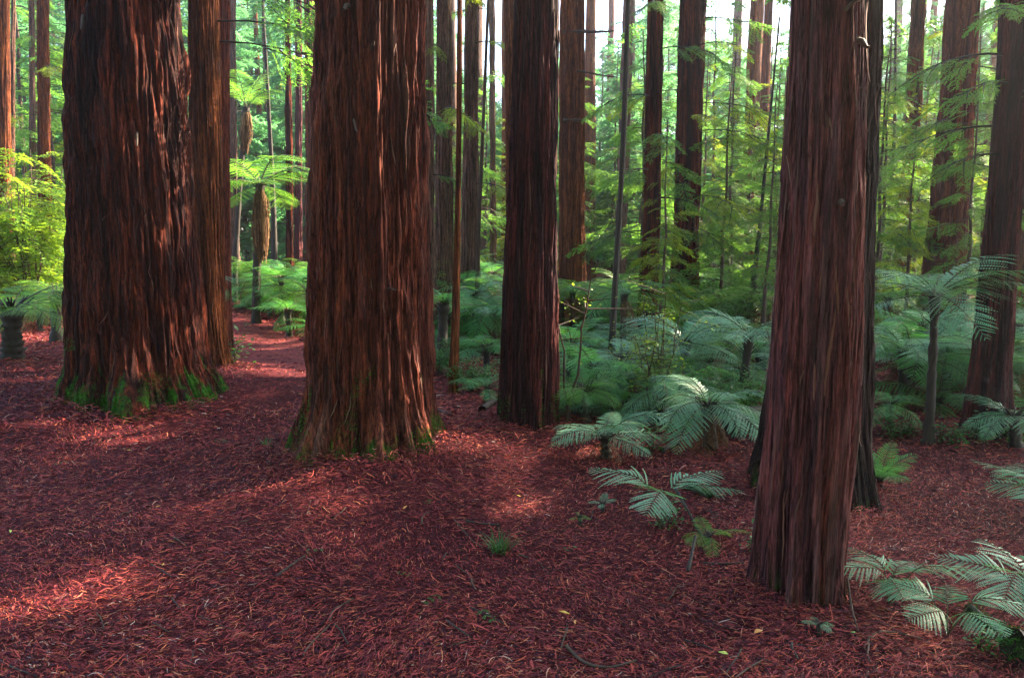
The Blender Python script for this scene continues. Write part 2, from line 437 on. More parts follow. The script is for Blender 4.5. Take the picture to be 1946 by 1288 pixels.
def place_spray(a, sp, pos, az, tilt, roll, s, stems=None):
    V, F, t, ax = sp
    Rm = rotmat(roll, 0, 0); Rm = rotmat(0, -tilt, az)@Rm
    a.add((V@Rm.T)*s+pos, F, t)
    if stems is not None:
        v, f = tube((ax@Rm.T)*s+pos, np.linspace(.012, .003, len(ax))*max(s, .6), 4); stems.add(v, f)

def young_conifer_meshes(seed, H=9.0, nb=54, z0=.10, spread=1.9, fine=True, matn='needles'):
    g = np.random.RandomState(seed); a = Acc(); w = Acc()
    P = np.stack([np.cumsum(g.randn(14)*.03), np.cumsum(g.randn(14)*.03), np.linspace(-.2, H, 14)], -1)
    tv, tf = tube(P, np.linspace(.075, .008, 14)*H/9+.004, 8)
    lib = SPR if fine else SPRC
    for i in range(nb):
        u = z0+(1-z0)*(i+g.rand())/nb
        az = i*2.4+g.randn()*.4
        ln = spread*(1.02-u)**.55*g.uniform(.55, 1.15)
        c = np.array([np.interp(u*H, P[:, 2], P[:, 0]), np.interp(u*H, P[:, 2], P[:, 1]), u*H])
        tilt = g.uniform(-.15, .35)
        d = np.array([math.cos(az)*math.cos(tilt), math.sin(az)*math.cos(tilt), math.sin(tilt)])
        L1 = ln*g.uniform(.35, .6)
        e = c+d*L1; e[2] -= .05*ln
        v, f = tube(np.stack([c, (c+e)/2+[0, 0, .03], e]), [.016, .012, .009], 4); w.add(v, f)
        if g.rand() < .13: continue
        for b in range(3 if ln > .8 else 2):
            place_spray(a, lib[g.randint(len(lib))], e-d*L1*.35*b, az+(b-.8)*.55*(1 if b else 0)+g.randn()*.2, tilt-.1-g.rand()*.35, g.randn()*.35, ln*g.uniform(.5, .85), w)
    w.add(tv, tf)
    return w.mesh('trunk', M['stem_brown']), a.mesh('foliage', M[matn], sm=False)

# ------------------------------------------------------------------ fern fronds (unit length, along +X)
def frond_mesh(seed, phi0, kappa, npn=22, npl=14, width=.28, plf=.43, stipe=False, matn='frond_green', side=0.0, stalk=.12, pw=.85, hang=.25):
    g = np.random.RandomState(seed)
    k = 28; s = np.linspace(0, 1, k)
    phi = phi0-kappa*s**1.15
    if stipe: phi = np.where(s < .34, phi0, phi0-kappa*np.clip((s-.34)/.22, 0, 1)**.8-.35*np.clip(s-.5, 0, 1))
    ds = 1/(k-1)
    X = np.concatenate([[0], np.cumsum(np.cos(phi[:-1])*ds)]); Z = np.concatenate([[0], np.cumsum(np.sin(phi[:-1])*ds)])
    Yy = side*s**2
    A = np.stack([X, Yy, Z], -1)
    a = Acc()
    v, f = tube(A, np.linspace(.0085, .0015, k), 4); a.add(v, f, .3, 1)
    sp = np.linspace(stalk, .985, npn)
    prof = np.sin(np.clip((sp-stalk*.55)/(1-stalk*.55), 0, 1)**.72*PI)**.75*width+.012
    T = np.gradient(A, axis=0); T /= np.linalg.norm(T, axis=1)[:, None]
    Pb = np.stack([np.interp(sp, s, A[:, i]) for i in range(3)], -1)
    Tb = np.stack([np.interp(sp, s, T[:, i]) for i in range(3)], -1)
    Sb = np.cross([0, 0, 1.], Tb); Sb /= np.linalg.norm(Sb, axis=1)[:, None]
    Nb = np.cross(Tb, Sb)
    q = np.linspace(.06, 1, npl)
    for side_ in (1, -1):
        ang = R(66)-.35*sp+g.randn(npn)*.05
        D = Tb*np.cos(ang)[:, None]+side_*Sb*np.sin(ang)[:, None]-Nb*(hang*.3+g.randn(npn)[:, None]*.06)
        D /= np.linalg.norm(D, axis=1)[:, None]
        ln = prof*g.uniform(.88, 1.06, npn)
        B = Pb[:, None]+D[:, None]*(ln[:, None]*q)[..., None]-Nb[:, None]*((ln[:, None]*q)**2*hang*3.0)[..., None]
        # costa as a thin strip
        Wd = np.cross(D, Nb)
        pl_len = np.clip((.95-stalk)/npn*plf*np.sin((q*.86+.10)*PI)[None]**.6*np.clip(ln/width*1.3, .3, 1)[:, None], .003, .06)
        gap = ln/npl
        for s2 in (1, -1):
            d = D[:, None]*.45+s2*Wd[:, None]*.9-Nb[:, None]*.10+g.randn(npn, npl, 3)*.05
            d /= np.linalg.norm(d, axis=2)[..., None]
            w = (D*(gap*pw*.5)[:, None])[:, None]
            Vq = np.stack([B-w*1.0, B+d*pl_len[..., None]-w*.35, B+d*pl_len[..., None]+w*.45, B+w*1.0], 2).reshape(-1, 3)
            t = np.repeat(np.clip(.5+.25*g.randn(npn)[:, None]+.12*g.randn(npn, npl), 0, 1).ravel(), 4)
            a.add(Vq, np.arange(len(Vq)).reshape(-1, 4), t, 0)
    return a.mesh('frond', [M[matn], M['rachis'] if matn != 'frond_dead' else M['stem_brown']], sm=False)

FR = {}
def fr(matn, kind):
    if (matn, kind) not in FR:
        par = dict(arch=[(.75, 1.35), (.6, 1.15), (.85, 1.55)], flat=[(.38, .75), (.28, .6), (.45, .95)], up=[(1.15, .9), (1.0, 1.2), (1.25, 1.1)],
                   droop=[(.35, 1.5), (.15, 1.3), (.5, 1.8)], stipe=[(1.2, 1.15), (1.05, .95), (1.3, 1.4)], dead=[(-.7, .7), (-.9, .5), (-.5, .9)])[kind]
        FR[(matn, kind)] = [frond_mesh(hash_(matn+kind)+i, p, k_, matn=matn, side=(i-1)*.08, hang=.25 if kind != 'dead' else .6, **(dict(stipe=True, stalk=.40, npn=15, npl=18, width=.27, plf=.44) if kind == 'stipe' else {})) for i, (p, k_) in enumerate(par)]
    return FR[(matn, kind)]
def hash_(s): return sum((i+1)*ord(c) for i, c in enumerate(s)) % 9973

def fern(label, loc, L, n, matn='frond_green', kinds=('arch',), trunk=0.0, tr=.05, lean=(0, 0), skirt=0, group=None, seed=1, dead=0, az=None, name=None, squash=.15, stalk_up=0.0):
    """a fern: fronds from one crown, on a trunk if TRUNK > 0"""
    g = np.random.RandomState(seed)
    root = thing(name or ('tree_fern' if trunk > .25 else 'fern'), loc, label, 'tree fern' if trunk > .25 else 'fern', group)
    top = np.array([lean[0], lean[1], trunk])
    if trunk > .02:
        zz = np.linspace(-.15, trunk, 26); u = np.clip(zz/trunk, 0, 1)
        P = np.stack([lean[0]*u**1.3, lean[1]*u**1.3, zz], -1)
        rad = tr*(1.15-.25*u+.35*np.exp(-u*9))*(1+.10*g.randn(26))*np.where(u > .82, 1+.5*(u-.82)/.18, 1)
        v, f = tube(P, rad, 10); v = v+g.randn(*v.shape)*tr*.06
        a = Acc(); a.add(v, f)
        # stubs of old fronds under the crown
        for i in range(26):
            th = g.uniform(0, 2*PI); uz = 1-g.rand()**2*.3
            c = np.array([lean[0]*uz**1.3, lean[1]*uz**1.3, trunk*uz])
            d = np.array([math.cos(th), math.sin(th), .9])
            e = c+d*tr*g.uniform(1.2, 2.6)
            v, f = tube(np.stack([c, (c+e)/2, e]), [tr*.2, tr*.14, tr*.07], 4); a.add(v, f)
        link('trunk', a.mesh('trunk', M['stem_dark']), root)
    if skirt:
        a = Acc()
        for i in range(int(skirt*520)):
            th = g.uniform(0, 2*PI); z0 = trunk-.02-g.rand()**1.3*skirt*.55; L_ = skirt*g.uniform(.3, .62)
            u = max(z0, 0)/trunk; c = np.array([lean[0]*u**1.3, lean[1]*u**1.3, z0])
            d = np.array([math.cos(th), math.sin(th), 0]); rr_ = tr*g.uniform(.8, 2.5)
            P = np.stack([c+d*tr*.7, c+d*rr_*.9-[0, 0, L_*.35], c+d*rr_*g.uniform(.8, 1.1)-[0, 0, L_*.7], c+d*rr_*g.uniform(.4, 1.0)-[0, 0, L_]])
            tn = np.array([-d[1], d[0], 0])*g.uniform(.006, .014)
            VV = np.concatenate([P-tn, P+tn]); q = np.arange(3)
            a.add(VV, np.stack([q, q+1, q+5, q+4], -1), g.rand())
        link('dead_frond_skirt', a.mesh('dead_frond_skirt', tint_mat('dead_skirt', [(0, (.04, .018, .009)), (.6, (.15, .07, .03)), (1, (.32, .19, .09))], .8, .2)), root)
    a0 = g.uniform(0, 2*PI)
    for i in range(n):
        kind = kinds[i % len(kinds)] if len(kinds) < 4 else kinds[g.randint(len(kinds))]
        me = fr(matn, kind)[g.randint(3)]
        th = (a0+i*2*PI/n+g.randn()*.18) if az is None else az[i % len(az)]+g.randn()*.05
        s = L*g.uniform(.78, 1.08)
        link('frond', me, root, tuple(top), (g.randn()*.12, g.randn()*squash, th), (s, s*g.uniform(.9, 1.15), s))
    for i in range(dead):
        me = fr('frond_dead', 'dead')[g.randint(3)]
        o = link('dead_frond', me, root, tuple(top*.96), (g.randn()*.2, 0, g.uniform(0, 2*PI)), L*g.uniform(.6, .9))
        o['label'] = 'withered brown hanging frond'
    return root

# ------------------------------------------------------------------ ground, path
def grid_lines(lo, hi, n, c, dense):
    t = np.linspace(-1, 1, n); x = np.sinh(t*dense)/math.sinh(dense)
    return np.where(x < 0, c+x*(c-lo), c+x*(hi-c))
gx = grid_lines(-160, 160, 420, 0, 5.2); gy = grid_lines(-60, 160, 420, 6, 4.6)
GX, GY = np.meshgrid(gx, gy)
GZ = ground_z(GX, GY)
nx, ny = len(gx), len(gy)
i, j = np.meshgrid(np.arange(ny-1), np.arange(nx-1), indexing='ij')
F = np.stack([i*nx+j, i*nx+j+1, (i+1)*nx+j+1, (i+1)*nx+j], -1).reshape(-1, 4)
g_ = link('ground', mesh('ground', np.stack([GX, GY, GZ], -1).reshape(-1, 3), F, M['soil'])); g_['kind'] = 'structure'

PATH_C = [gp(448, 598), gp(472, 620), gp(496, 650), gp(500, 690), gp(480, 760)]
PATH_C = np.array([PATH_C[0]+[-5.0, 3.2, 0]]+PATH_C)
PATH_W = np.array([.5, .38, .58, .75, .95, .8])
def path_pts():
    t = np.linspace(0, len(PATH_C)-1, 120)
    cx_ = np.interp(t, range(len(PATH_C)), PATH_C[:, 0]); cy_ = np.interp(t, range(len(PATH_C)), PATH_C[:, 1]); w = np.interp(t, range(len(PATH_C)), PATH_W)
    k = np.ones(15)/15
    sm = lambda a: np.convolve(np.pad(a, 7, 'edge'), k, 'valid')
    return sm(cx_), sm(cy_), sm(w)
PX, PY, PW = path_pts()
dx, dy = np.gradient(PX), np.gradient(PY); dn = np.hypot(dx, dy)+1e-9; nxp, nyp = -dy/dn, dx/dn
uu = np.linspace(-1, 1, 15)
edge = 1+.12*perlin(np.arange(120)*.21+3, np.full(120, 2.5), 256, 77)
XX = PX[:, None]+nxp[:, None]*uu*(PW*edge)[:, None]; YY = PY[:, None]+nyp[:, None]*uu*(PW*edge)[:, None]
ZZ = ground_z(XX, YY)+.012-.010*np.abs(uu)[None]**4-.03*smooth(88, 119, np.arange(120))[:, None]
i, j = np.meshgrid(np.arange(119), np.arange(14), indexing='ij')
F = np.stack([i*15+j, (i+1)*15+j, (i+1)*15+j+1, i*15+j+1], -1).reshape(-1, 4)
p_ = link('path', mesh('path', np.stack([XX, YY, ZZ], -1).reshape(-1, 3), F, M['path'])); p_['kind'] = 'structure'

# ------------------------------------------------------------------ the trees of the photograph
BIG = {}
def T(key, *a, **k): BIG[key] = trunk_tree(*a, **k)

T('T1', 'broadest dark redwood trunk with a flared mossy green foot beside the path', (285, 786),
  [(0, 137, 342), (200, 135, 352), (430, 136, 370), (560, 139, 378), (650, 141, 386), (690, 139, 395), (725, 128, 416), (755, 121, 434), (786, 115, 452)],
  'bark_dark', 3, nth=560, dz=.013, amp=.075, nbig=15, lob=.09, moss=9000, fibres=150, fibre_top=4.6)
T('T2', 'thick redwood with sunlit peeling ridges and a spreading foot standing between path and ferns', (700, 868),
  [(0, 598, 812), (200, 591, 812), (430, 588, 815), (600, 583, 818), (700, 580, 821), (770, 572, 826), (820, 553, 842), (845, 540, 852), (868, 528, 862)],
  'bark_mid', 8, nth=560, dz=.009, amp=.058, nbig=17, lob=.08, moss=6000, fibres=170, fibre_top=3.9, flute=.13)
T('T3', 'straight blackish charred trunk rising between two redder trunks', (1000, 817),
  [(0, 974, 1063), (200, 968, 1062), (430, 958, 1062), (600, 951, 1062), (720, 946, 1062), (780, 941, 1061), (817, 936, 1063)],
  'bark_char', 12, nth=320, dz=.014, amp=.030, nbig=14, lob=.08, moss=2500, fibres=120, fibre_top=4.5)
T('T4', 'nearest purple brown trunk with torn shaggy bark and pale weathered streaks', (1525, 1152),
  [(0, 1503, 1640), (200, 1497, 1642), (430, 1480, 1642), (600, 1470, 1638), (800, 1460, 1626), (950, 1450, 1612), (1050, 1443, 1606), (1095, 1438, 1606), (1152, 1430, 1612)],
  'bark_purple', 17, nth=480, dz=.007, amp=.022, nbig=13, lob=.12, moss=0, fibres=140, fibre_top=2.8)
T('T5', 'black trunk mostly hidden behind the nearest purple brown trunk', (1560, 962),
  [(0, 1520, 1672), (200, 1510, 1669), (430, 1486, 1662), (600, 1475, 1656), (800, 1452, 1652), (880, 1440, 1656), (920, 1434, 1662), (962, 1428, 1668)],
  'bark_black', 23, nth=300, dz=.014, amp=.03, nbig=13, lob=.08, fibres=60)
T('T1b', 'slim orange red trunk with a white sunlit edge beside the broadest dark trunk', (412, 702),
  [(0, 357, 415), (200, 360, 419), (430, 365, 425), (600, 372, 428), (660, 380, 433), (702, 384, 446)],
  'bark_red', 29, nth=260, dz=.016, amp=.02, nbig=13, lob=.05, moss=0, fibres=90, fibre_top=5)
T('T1c', 'shaded mossy trunk peeping out behind the slim orange red trunk', (408, 678),
  [(0, 396, 436), (430, 398, 437), (600, 384, 440), (678, 374, 445)], 'bark_mid', 31, nth=120, amp=.02)
T('N815', 'pale grey fluted trunk just showing past the sunlit side of the thick redwood', (818, 662),
  [(0, 800, 824), (430, 804, 827), (662, 804, 832)], 'bark_grey', 33, nth=140, amp=.022, dz=.03)
T('N840', 'grey brown ridged trunk behind the reddish pole tree', (845, 640),
  [(0, 828, 860), (430, 826, 862), (640, 822, 868)], 'bark_grey', 35, nth=160, amp=.03, dz=.03)
T('N873', 'reddish pole tree with small tufts along its stem', (861, 749),
  [(0, 868, 879), (250, 867, 878), (430, 863, 876), (600, 858, 874), (749, 850, 872)], 'bark_red', 37, nth=64, amp=.008, nbig=9, dz=.03)
T('N895', 'brown ridged trunk with leafy tufts beside the reddish pole tree', (894, 612),
  [(0, 883, 910), (250, 880, 910), (430, 876, 912), (612, 872, 915)], 'bark_grey', 39, nth=130, amp=.03, dz=.04)
T('N920', 'very thin leaning stem before the pale gap near the charred trunk', (905, 640),
  [(0, 925, 931), (430, 906, 914), (640, 899, 910)], 'stem_brown', 41, nth=24, amp=.004, nbig=6, H=10)
T('N936', 'slender far trunk wrapped in leaves against the pale gap', (938, 556),
  [(0, 929, 941), (430, 930, 944), (556, 930, 946)], 'bark_grey', 43, nth=40, amp=.03, nbig=8, dz=.08)
T('T3b', 'pinkish red trunk showing only along the shaded side of the charred trunk', (988, 660),
  [(0, 957, 1010), (300, 960, 1012), (660, 962, 1016)], 'bark_red', 45, nth=180, amp=.025, dz=.03)
T('T3c', 'rusty red trunk close behind the sunlit side of the charred trunk', (1090, 630),
  [(0, 1062, 1112), (430, 1061, 1113), (600, 1060, 1116), (630, 1058, 1118)], 'bark_red', 47, nth=200, amp=.03, dz=.03)
T('N1160', 'dark thin bare stem standing in the ferns just past the rusty red trunk', (1160, 742),
  [(0, 1189, 1198), (280, 1179, 1190), (430, 1170, 1181), (600, 1159, 1172), (742, 1152, 1168)], 'stem_dark', 49, nth=40, amp=.005, nbig=8, H=14)
T('N1195', 'hazy brown trunk behind the dark thin bare stem', (1178, 556),
  [(0, 1184, 1205), (200, 1176, 1200), (430, 1168, 1192), (556, 1164, 1190)], 'bark_grey', 51, nth=80, amp=.04, dz=.06)
T('N1245', 'dark trunk draped in leaves with a pale bare stem against it', (1230, 666),
  [(0, 1230, 1262), (250, 1224, 1258), (430, 1222, 1256), (600, 1210, 1250), (666, 1206, 1250)], 'bark_dark', 53, nth=150, amp=.022, dz=.03)
T('N1308', 'tall dark trunk with bright yellow green sprays half way up', (1300, 632),
  [(0, 1290, 1342), (250, 1284, 1336), (430, 1280, 1330), (600, 1268, 1328), (632, 1264, 1330)], 'bark_dark', 55, nth=200, amp=.035, dz=.03)
T('N1430', 'thin brown trunk standing alone before the bright gap', (1425, 562),
  [(0, 1427, 1437), (250, 1422, 1435), (430, 1417, 1433), (562, 1415, 1433)], 'bark_red', 57, nth=48, amp=.03, nbig=8, dz=.08)
T('N1460', 'dark leaning sapling stem just before the nearest purple brown trunk', (1427, 640),
  [(90, 1474, 1478), (430, 1440, 1448), (560, 1424, 1436), (640, 1418, 1434)], 'stem_dark', 59, nth=24, amp=.004, nbig=6, H=6.5)
T('R1702', 'dark whip thin trunk nearest behind the black trunk', (1682, 570),
  [(30, 1700, 1705), (250, 1697, 1703), (430, 1686, 1697), (570, 1676, 1690)], 'stem_dark', 61, nth=28, amp=.006, nbig=6, H=13)
T('R1740', 'hazy leaf covered trunk under the glare of the sun', (1712, 592),
  [(0, 1732, 1758), (200, 1724, 1752), (400, 1706, 1734), (530, 1698, 1730), (592, 1695, 1732)], 'bark_red', 63, nth=120, amp=.03, dz=.05)
T('R1830', 'reddish leaning trunk with light rays across its top', (1790, 662),
  [(0, 1800, 1860), (200, 1786, 1850), (400, 1769, 1837), (530, 1754, 1832), (620, 1745, 1830), (662, 1740, 1832)], 'bark_mid', 65, nth=220, amp=.03, dz=.025, lob=.03)
T('R1925', 'dark purple trunk at the edge with tall fern before it', (1880, 832),
  [(0, 1905, 1975), (200, 1892, 1960), (400, 1877, 1938), (560, 1860, 1926), (700, 1846, 1918), (790, 1834, 1922), (832, 1826, 1928)], 'bark_char', 67, nth=220, amp=.018, dz=.02, lob=.05)
T('R1943', 'thin reddish trunk cut off by the edge of view behind the dark purple trunk', (1955, 640),
  [(0, 1945, 1982), (430, 1936, 1974), (640, 1934, 1976)], 'bark_red', 69, nth=70, amp=.02, dz=.06)
T('L8', 'dark reddish trunk at the very edge above the yellow green shrub', (8, 602),
  [(0, -14, 17), (240, -10, 19), (602, -6, 24)], 'bark_red', 71, nth=110, amp=.02, dz=.05)
T('L25', 'thin grey stem against the reddish edge trunk', (26, 590), [(0, 21, 30), (430, 18, 28), (590, 15, 30)], 'bark_grey', 72, nth=40, amp=.02, nbig=8, dz=.08)
T('L80', 'red brown trunk above the yellow green shrub', (88, 592),
  [(0, 70, 93), (250, 72, 95), (430, 74, 98), (592, 72, 104)], 'bark_red', 73, nth=120, amp=.025, dz=.05)
T('L60', 'pale thin trunk in front of the red brown trunk', (62, 575), [(0, 55, 65), (250, 56, 68), (575, 54, 72)], 'bark_grey', 75, nth=48, amp=.02, nbig=8, dz=.08)
T('M444', 'far brown trunk seen past the slim orange red trunk', (444, 562), [(0, 436, 449), (430, 435, 452), (562, 434, 455)], 'bark_grey', 77, nth=60, amp=.04, nbig=9, dz=.08)
T('M510', 'dark thin leaning trunk over the spreading tree fern', (523, 572), [(0, 497, 502), (300, 511, 520), (430, 515, 526), (572, 514, 530)], 'stem_dark', 79, nth=28, amp=.012, nbig=6, H=16)
T('M548', 'brown trunk second from the thick redwood across the path', (550, 570), [(0, 540, 551), (300, 542, 557), (430, 543, 558), (570, 540, 562)], 'bark_dark', 81, nth=60, amp=.04, nbig=9, dz=.08)
T('M568', 'paler purple grey trunk between two brown trunks beyond the path', (567, 556), [(0, 562, 574), (430, 559, 575), (556, 557, 577)], 'bark_purple', 83, nth=60, amp=.04, nbig=9, dz=.08)
T('M588', 'brown trunk closest to the shaded side of the thick redwood', (592, 566), [(0, 577, 600), (430, 580, 603), (566, 578, 605)], 'bark_mid', 85, nth=80, amp=.04, nbig=9, dz=.08)

# branch stubs on the nearest trunks, each a part of its tree
def stub(key, px, py, l, az, tilt, r=.012, mat_='stem_brown'):
    root, d = BIG[key]
    p = at(px, py, d['by']); h = p[2]
    c = float(np.interp(h, d['z'], d['C'])); rr = float(np.interp(h, d['z'], d['R']))
    th = math.acos(max(-1, min(1, (p[0]-c)/rr)))
    s = np.array([c+rr*.9*math.cos(th)-d['bx'], -rr*.9*math.sin(th), h-d['gz']])
    dd = np.array([math.sin(az)*math.cos(tilt), -math.cos(az)*math.cos(tilt), math.sin(tilt)])
    e = s+dd*l
    v, f = tube(np.stack([s, s+dd*l*.35+[0, 0, .01], s+dd*l*.7-[0, 0, .01], e]), [r*1.3, r, r*.8, r*.4], 7)
    link('branch_stub', mesh('branch_stub', v, f, M[mat_]), root)
for a in (('T2', 690, 240, .16, .6, -.95, .012), ('T2', 728, 118, .12, .3, .3, .014), ('T2', 680, 42, .10, -.3, -.5, .02), ('T2', 755, 545, .14, 1.0, .1, .008),
          ('T4', 1578, 40, .13, 1.0, .6, .008), ('T4', 1610, 92, .07, .8, -.6, .014), ('T4', 1565, 390, .04, 0, 0, .014),
          ('T1', 308, 265, .2, .4, -.9, .014), ('T1', 207, 58, .2, .2, -1.0, .02), ('T3c', 1068, 66, 1.1, 1.25, -.06, .035), ('T3c', 1068, 232, .5, 1.2, -.02, .04), ('T3c', 1068, 135, 1.2, 1.3, -.2, .02)):
    stub(*a)

# leafy side branches that the photo shows against the trunks
def branch_part(key, h, az, L, matn='needles', seed=0, n=7):
    root, d = BIG[key]; g = np.random.RandomState(seed+int(h*10))
    c = float(np.interp(h, d['z'], d['C'])); rr = float(np.interp(h, d['z'], d['R']))
    s = np.array([c-d['bx']+rr*.8*math.cos(az), rr*.8*math.sin(az), h-d['gz']])
    a = Acc(); w = Acc()
    dv = np.array([math.cos(az), math.sin(az), .05])
    pts = np.stack([s+dv*L*t+np.array([0, 0, -.28*L*t*t]) for t in np.linspace(0, 1, 6)])
    v, f = tube(pts, np.linspace(.014, .004, 6), 5); w.add(v, f)
    for i_ in range(n):
        t = .25+.75*(i_+g.rand()*.6)/n
        p = np.array([np.interp(t, np.linspace(0, 1, 6), pts[:, q]) for q in range(3)])
        sd = (1 if i_ % 2 else -1)*g.uniform(.3, .9)
        place_spray(a, SPR[g.randint(5)], p, az+sd, -.15-g.rand()*.4, g.randn()*.3, L*g.uniform(.35, .6), w)
    o = link('leafy_branch', w.mesh('leafy_branch', M['stem_dark']), root)
    link('needles', a.mesh('needles', M[matn], sm=False), o)
g0 = np.random.RandomState(4)
def branches(key, hs, azs, L, matn='needles'):
    for q, h in enumerate(hs): branch_part(key, h, azs[q % len(azs)]+g0.randn()*.25, L*g0.uniform(.75, 1.2), matn, q*7+len(key))
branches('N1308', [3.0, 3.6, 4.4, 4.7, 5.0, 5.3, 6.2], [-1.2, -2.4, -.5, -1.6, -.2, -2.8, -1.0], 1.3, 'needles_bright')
branches('N1308', [1.2, 1.8, 2.3, 2.8, 3.3, 6.8, 7.4], [-.3, -2.6, -1.4, .2, -2.0], 1.2)
branches('N1245', [1.6, 2.2, 2.8, 3.3, 3.9, 4.6, 5.4, 6.1], [-1.4, -2.7, -.4, -2.0], 1.0)
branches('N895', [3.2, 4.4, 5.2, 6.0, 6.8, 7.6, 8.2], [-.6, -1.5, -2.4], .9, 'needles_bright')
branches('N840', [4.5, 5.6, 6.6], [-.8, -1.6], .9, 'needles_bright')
branches('N936', [5, 7, 9, 11, 12, 13.4], [-.5, -1.6, -2.8], 1.6)
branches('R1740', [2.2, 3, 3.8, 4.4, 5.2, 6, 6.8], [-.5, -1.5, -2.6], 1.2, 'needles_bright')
branches('R1830', [2.6, 3.4, 4.2, 5.2], [-.1, -1.2, -2.9], 1.1)
branches('R1925', [3.2, 3.6, 3.9, 4.3, 2.9, 3.5], [2.9, -2.6, 3.4, -2.2, -2.8, -1.9], .85)
branches('T1b', [5.0, 5.3, 4.75], [-.2, -.7, .3], 1.9)
branches('N815', [3.2, 4.1], [-.3, -.8], .5)
branches('L80', [4, 5.2, 6.4], [-.4, -2.2], 1.2, 'needles_bright')

# ------------------------------------------------------------------ ferns of the photograph
def px_fern(label, crown, basepx, Lpx, n, **k):
    b = gp(*basepx)
    c = at(crown[0], crown[1], b[1])
    h = max(c[2]-b[2], 0.03)
    L = Lpx/FPX*b[1]
    if k.get('trunk') == 0:
        return fern(label, b, L*1.55, n, **k)
    if h < .12 and k.get('trunk') is None:
        return fern(label, b, L, n, trunk=.06, tr=.03*L+.01, **k)
    tr = k.pop('tr', .05)
    return fern(label, b, L, n, trunk=h, tr=tr, lean=(c[0]-b[0], 0), **k)

px_fern('tall tree fern with a shaggy brown skirt and bright umbrella crown over the path', (495, 352), (487, 614), 150, 14, matn='frond_bright', kinds=('arch', 'flat'), tr=.085, skirt=1.6, seed=3)
px_fern('dark tree fern with sparse upright crown behind the shaggy skirted one', (468, 205), (446, 577), 110, 6, matn='frond_bright', kinds=('up', 'arch'), tr=.075, skirt=1.2, seed=4)
px_fern('silver tree fern with wide flat umbrella crown on one dark trunk', (1777, 562), (1764, 842), 205, 13, matn='frond_silver', kinds=('flat', 'arch', 'flat'), tr=.042, seed=5)
px_fern('tree fern on a thin stalk just past the dark thin bare stem', (1186, 556), (1183, 692), 120, 12, matn='frond_green', kinds=('flat', 'arch', 'droop'), tr=.05, seed=6, dead=2)
px_fern('tree fern crown close against the thick redwood with yellow lit fronds', (843, 578), (840, 692), 105, 12, matn='frond_green', kinds=('arch', 'flat'), tr=.08, seed=7)
px_fern('tree fern with a white sunlit frond between pole tree and charred trunk', (903, 560), (901, 664), 100, 11, matn='frond_silver', kinds=('arch', 'droop', 'flat'), tr=.05, seed=8)
px_fern('tree fern with black trunk hidden by silver fronds beside the purple brown trunk', (1424, 640), (1410, 772), 150, 12, matn='frond_silver', kinds=('flat', 'arch'), tr=.05, seed=9)
px_fern('broad silvery tree fern crown below the tall dark trunk', (1300, 652), (1306, 745), 150, 13, matn='frond_silver', kinds=('arch', 'flat'), tr=.07, seed=10)
px_fern('squat glowing tree fern with thick trunk in the sunny clearing', (22, 592), (25, 684), 165, 15, matn='frond_bright', kinds=('arch', 'droop', 'flat'), tr=.12, seed=12, dead=1)
px_fern('tree fern behind the squat glowing one', (105, 560), (108, 650), 100, 11, matn='frond_bright', kinds=('arch', 'droop'), tr=.08, seed=13)
px_fern('silvery fern leaning over the litter beneath the tree fern crowns', (1262, 742), (1258, 812), 125, 11, matn='frond_silver', kinds=('arch', 'flat', 'droop'), tr=.05, seed=14)
px_fern('big drooping fern with bluish fronds hanging to the litter', (1345, 772), (1350, 852), 150, 13, matn='frond_silver', kinds=('droop', 'arch', 'droop'), tr=.06, seed=15, dead=3)
px_fern('low fern against the foot of the charred trunk with spread grey fronds', (1150, 830), (1152, 868), 135, 11, matn='frond_silver', kinds=('flat', 'arch'), tr=.045, seed=16, dead=3)
px_fern('bushy green fern nearest the sunlit side of the charred trunk', (1085, 655), (1085, 740), 120, 12, matn='frond_green', kinds=('arch', 'droop'), tr=.06, seed=17)
px_fern('low green fern below the bushy one at the charred trunk', (1100, 740), (1100, 788), 115, 11, matn='frond_green', kinds=('arch', 'flat'), tr=.05, seed=18)
px_fern('grey green fern on the shaded side of the charred trunk', (925, 660), (925, 720), 95, 11, matn='frond_green', kinds=('arch', 'flat'), tr=.05, seed=19)
px_fern('small fern at the litter edge before the charred trunk', (925, 738), (925, 762), 80, 9, matn='frond_green', kinds=('arch', 'flat'), tr=.03, seed=20)
px_fern('foreground fern with one wide fan of silver fronds on the open litter', (1252, 958), (1255, 1005), 132, 4, matn='frond_silver', kinds=('stipe',), trunk=0, az=(2.7, .5, -.35, -2.2), seed=21, squash=.05)
px_fern('sword fern tuft at the foot of the black trunk', (1672, 912), (1672, 925), 95, 13, matn='frond_green', kinds=('up', 'arch'), seed=22)
px_fern('foreground fern with long pale frond reaching toward the nearest trunk', (1690, 1050), (1690, 1150), 125, 5, matn='frond_silver', kinds=('stipe',), trunk=0, seed=23, squash=.05)
px_fern('foreground fern with drooping pale fronds beside the mossy stick', (1800, 1110), (1802, 1205), 125, 5, matn='frond_silver', kinds=('stipe',), trunk=0, seed=24, squash=.05)
px_fern('pale fern at the edge of view above the mossy stick', (1945, 1105), (1950, 1170), 160, 7, matn='frond_silver', kinds=('stipe',), trunk=0, seed=25)
px_fern('pale fern cut off by the edge of view on open litter', (2010, 930), (2010, 1010), 150, 7, matn='frond_silver', kinds=('stipe',), trunk=0, seed=26)
px_fern('small bright green fern lying by the stick near the nearest trunk', (1345, 1030), (1345, 1036), 85, 6, matn='frond_bright', kinds=('flat', 'droop'), seed=27)
px_fern('tiny fern sprig left of the wide fan fern', (1145, 965), (1145, 972), 36, 4, matn='frond_silver', kinds=('flat',), seed=28)
px_fern('tiny fern sprig beside the tuft of grass', (1102, 995), (1102, 998), 24, 5, matn='frond_bright', kinds=('flat',), seed=29)
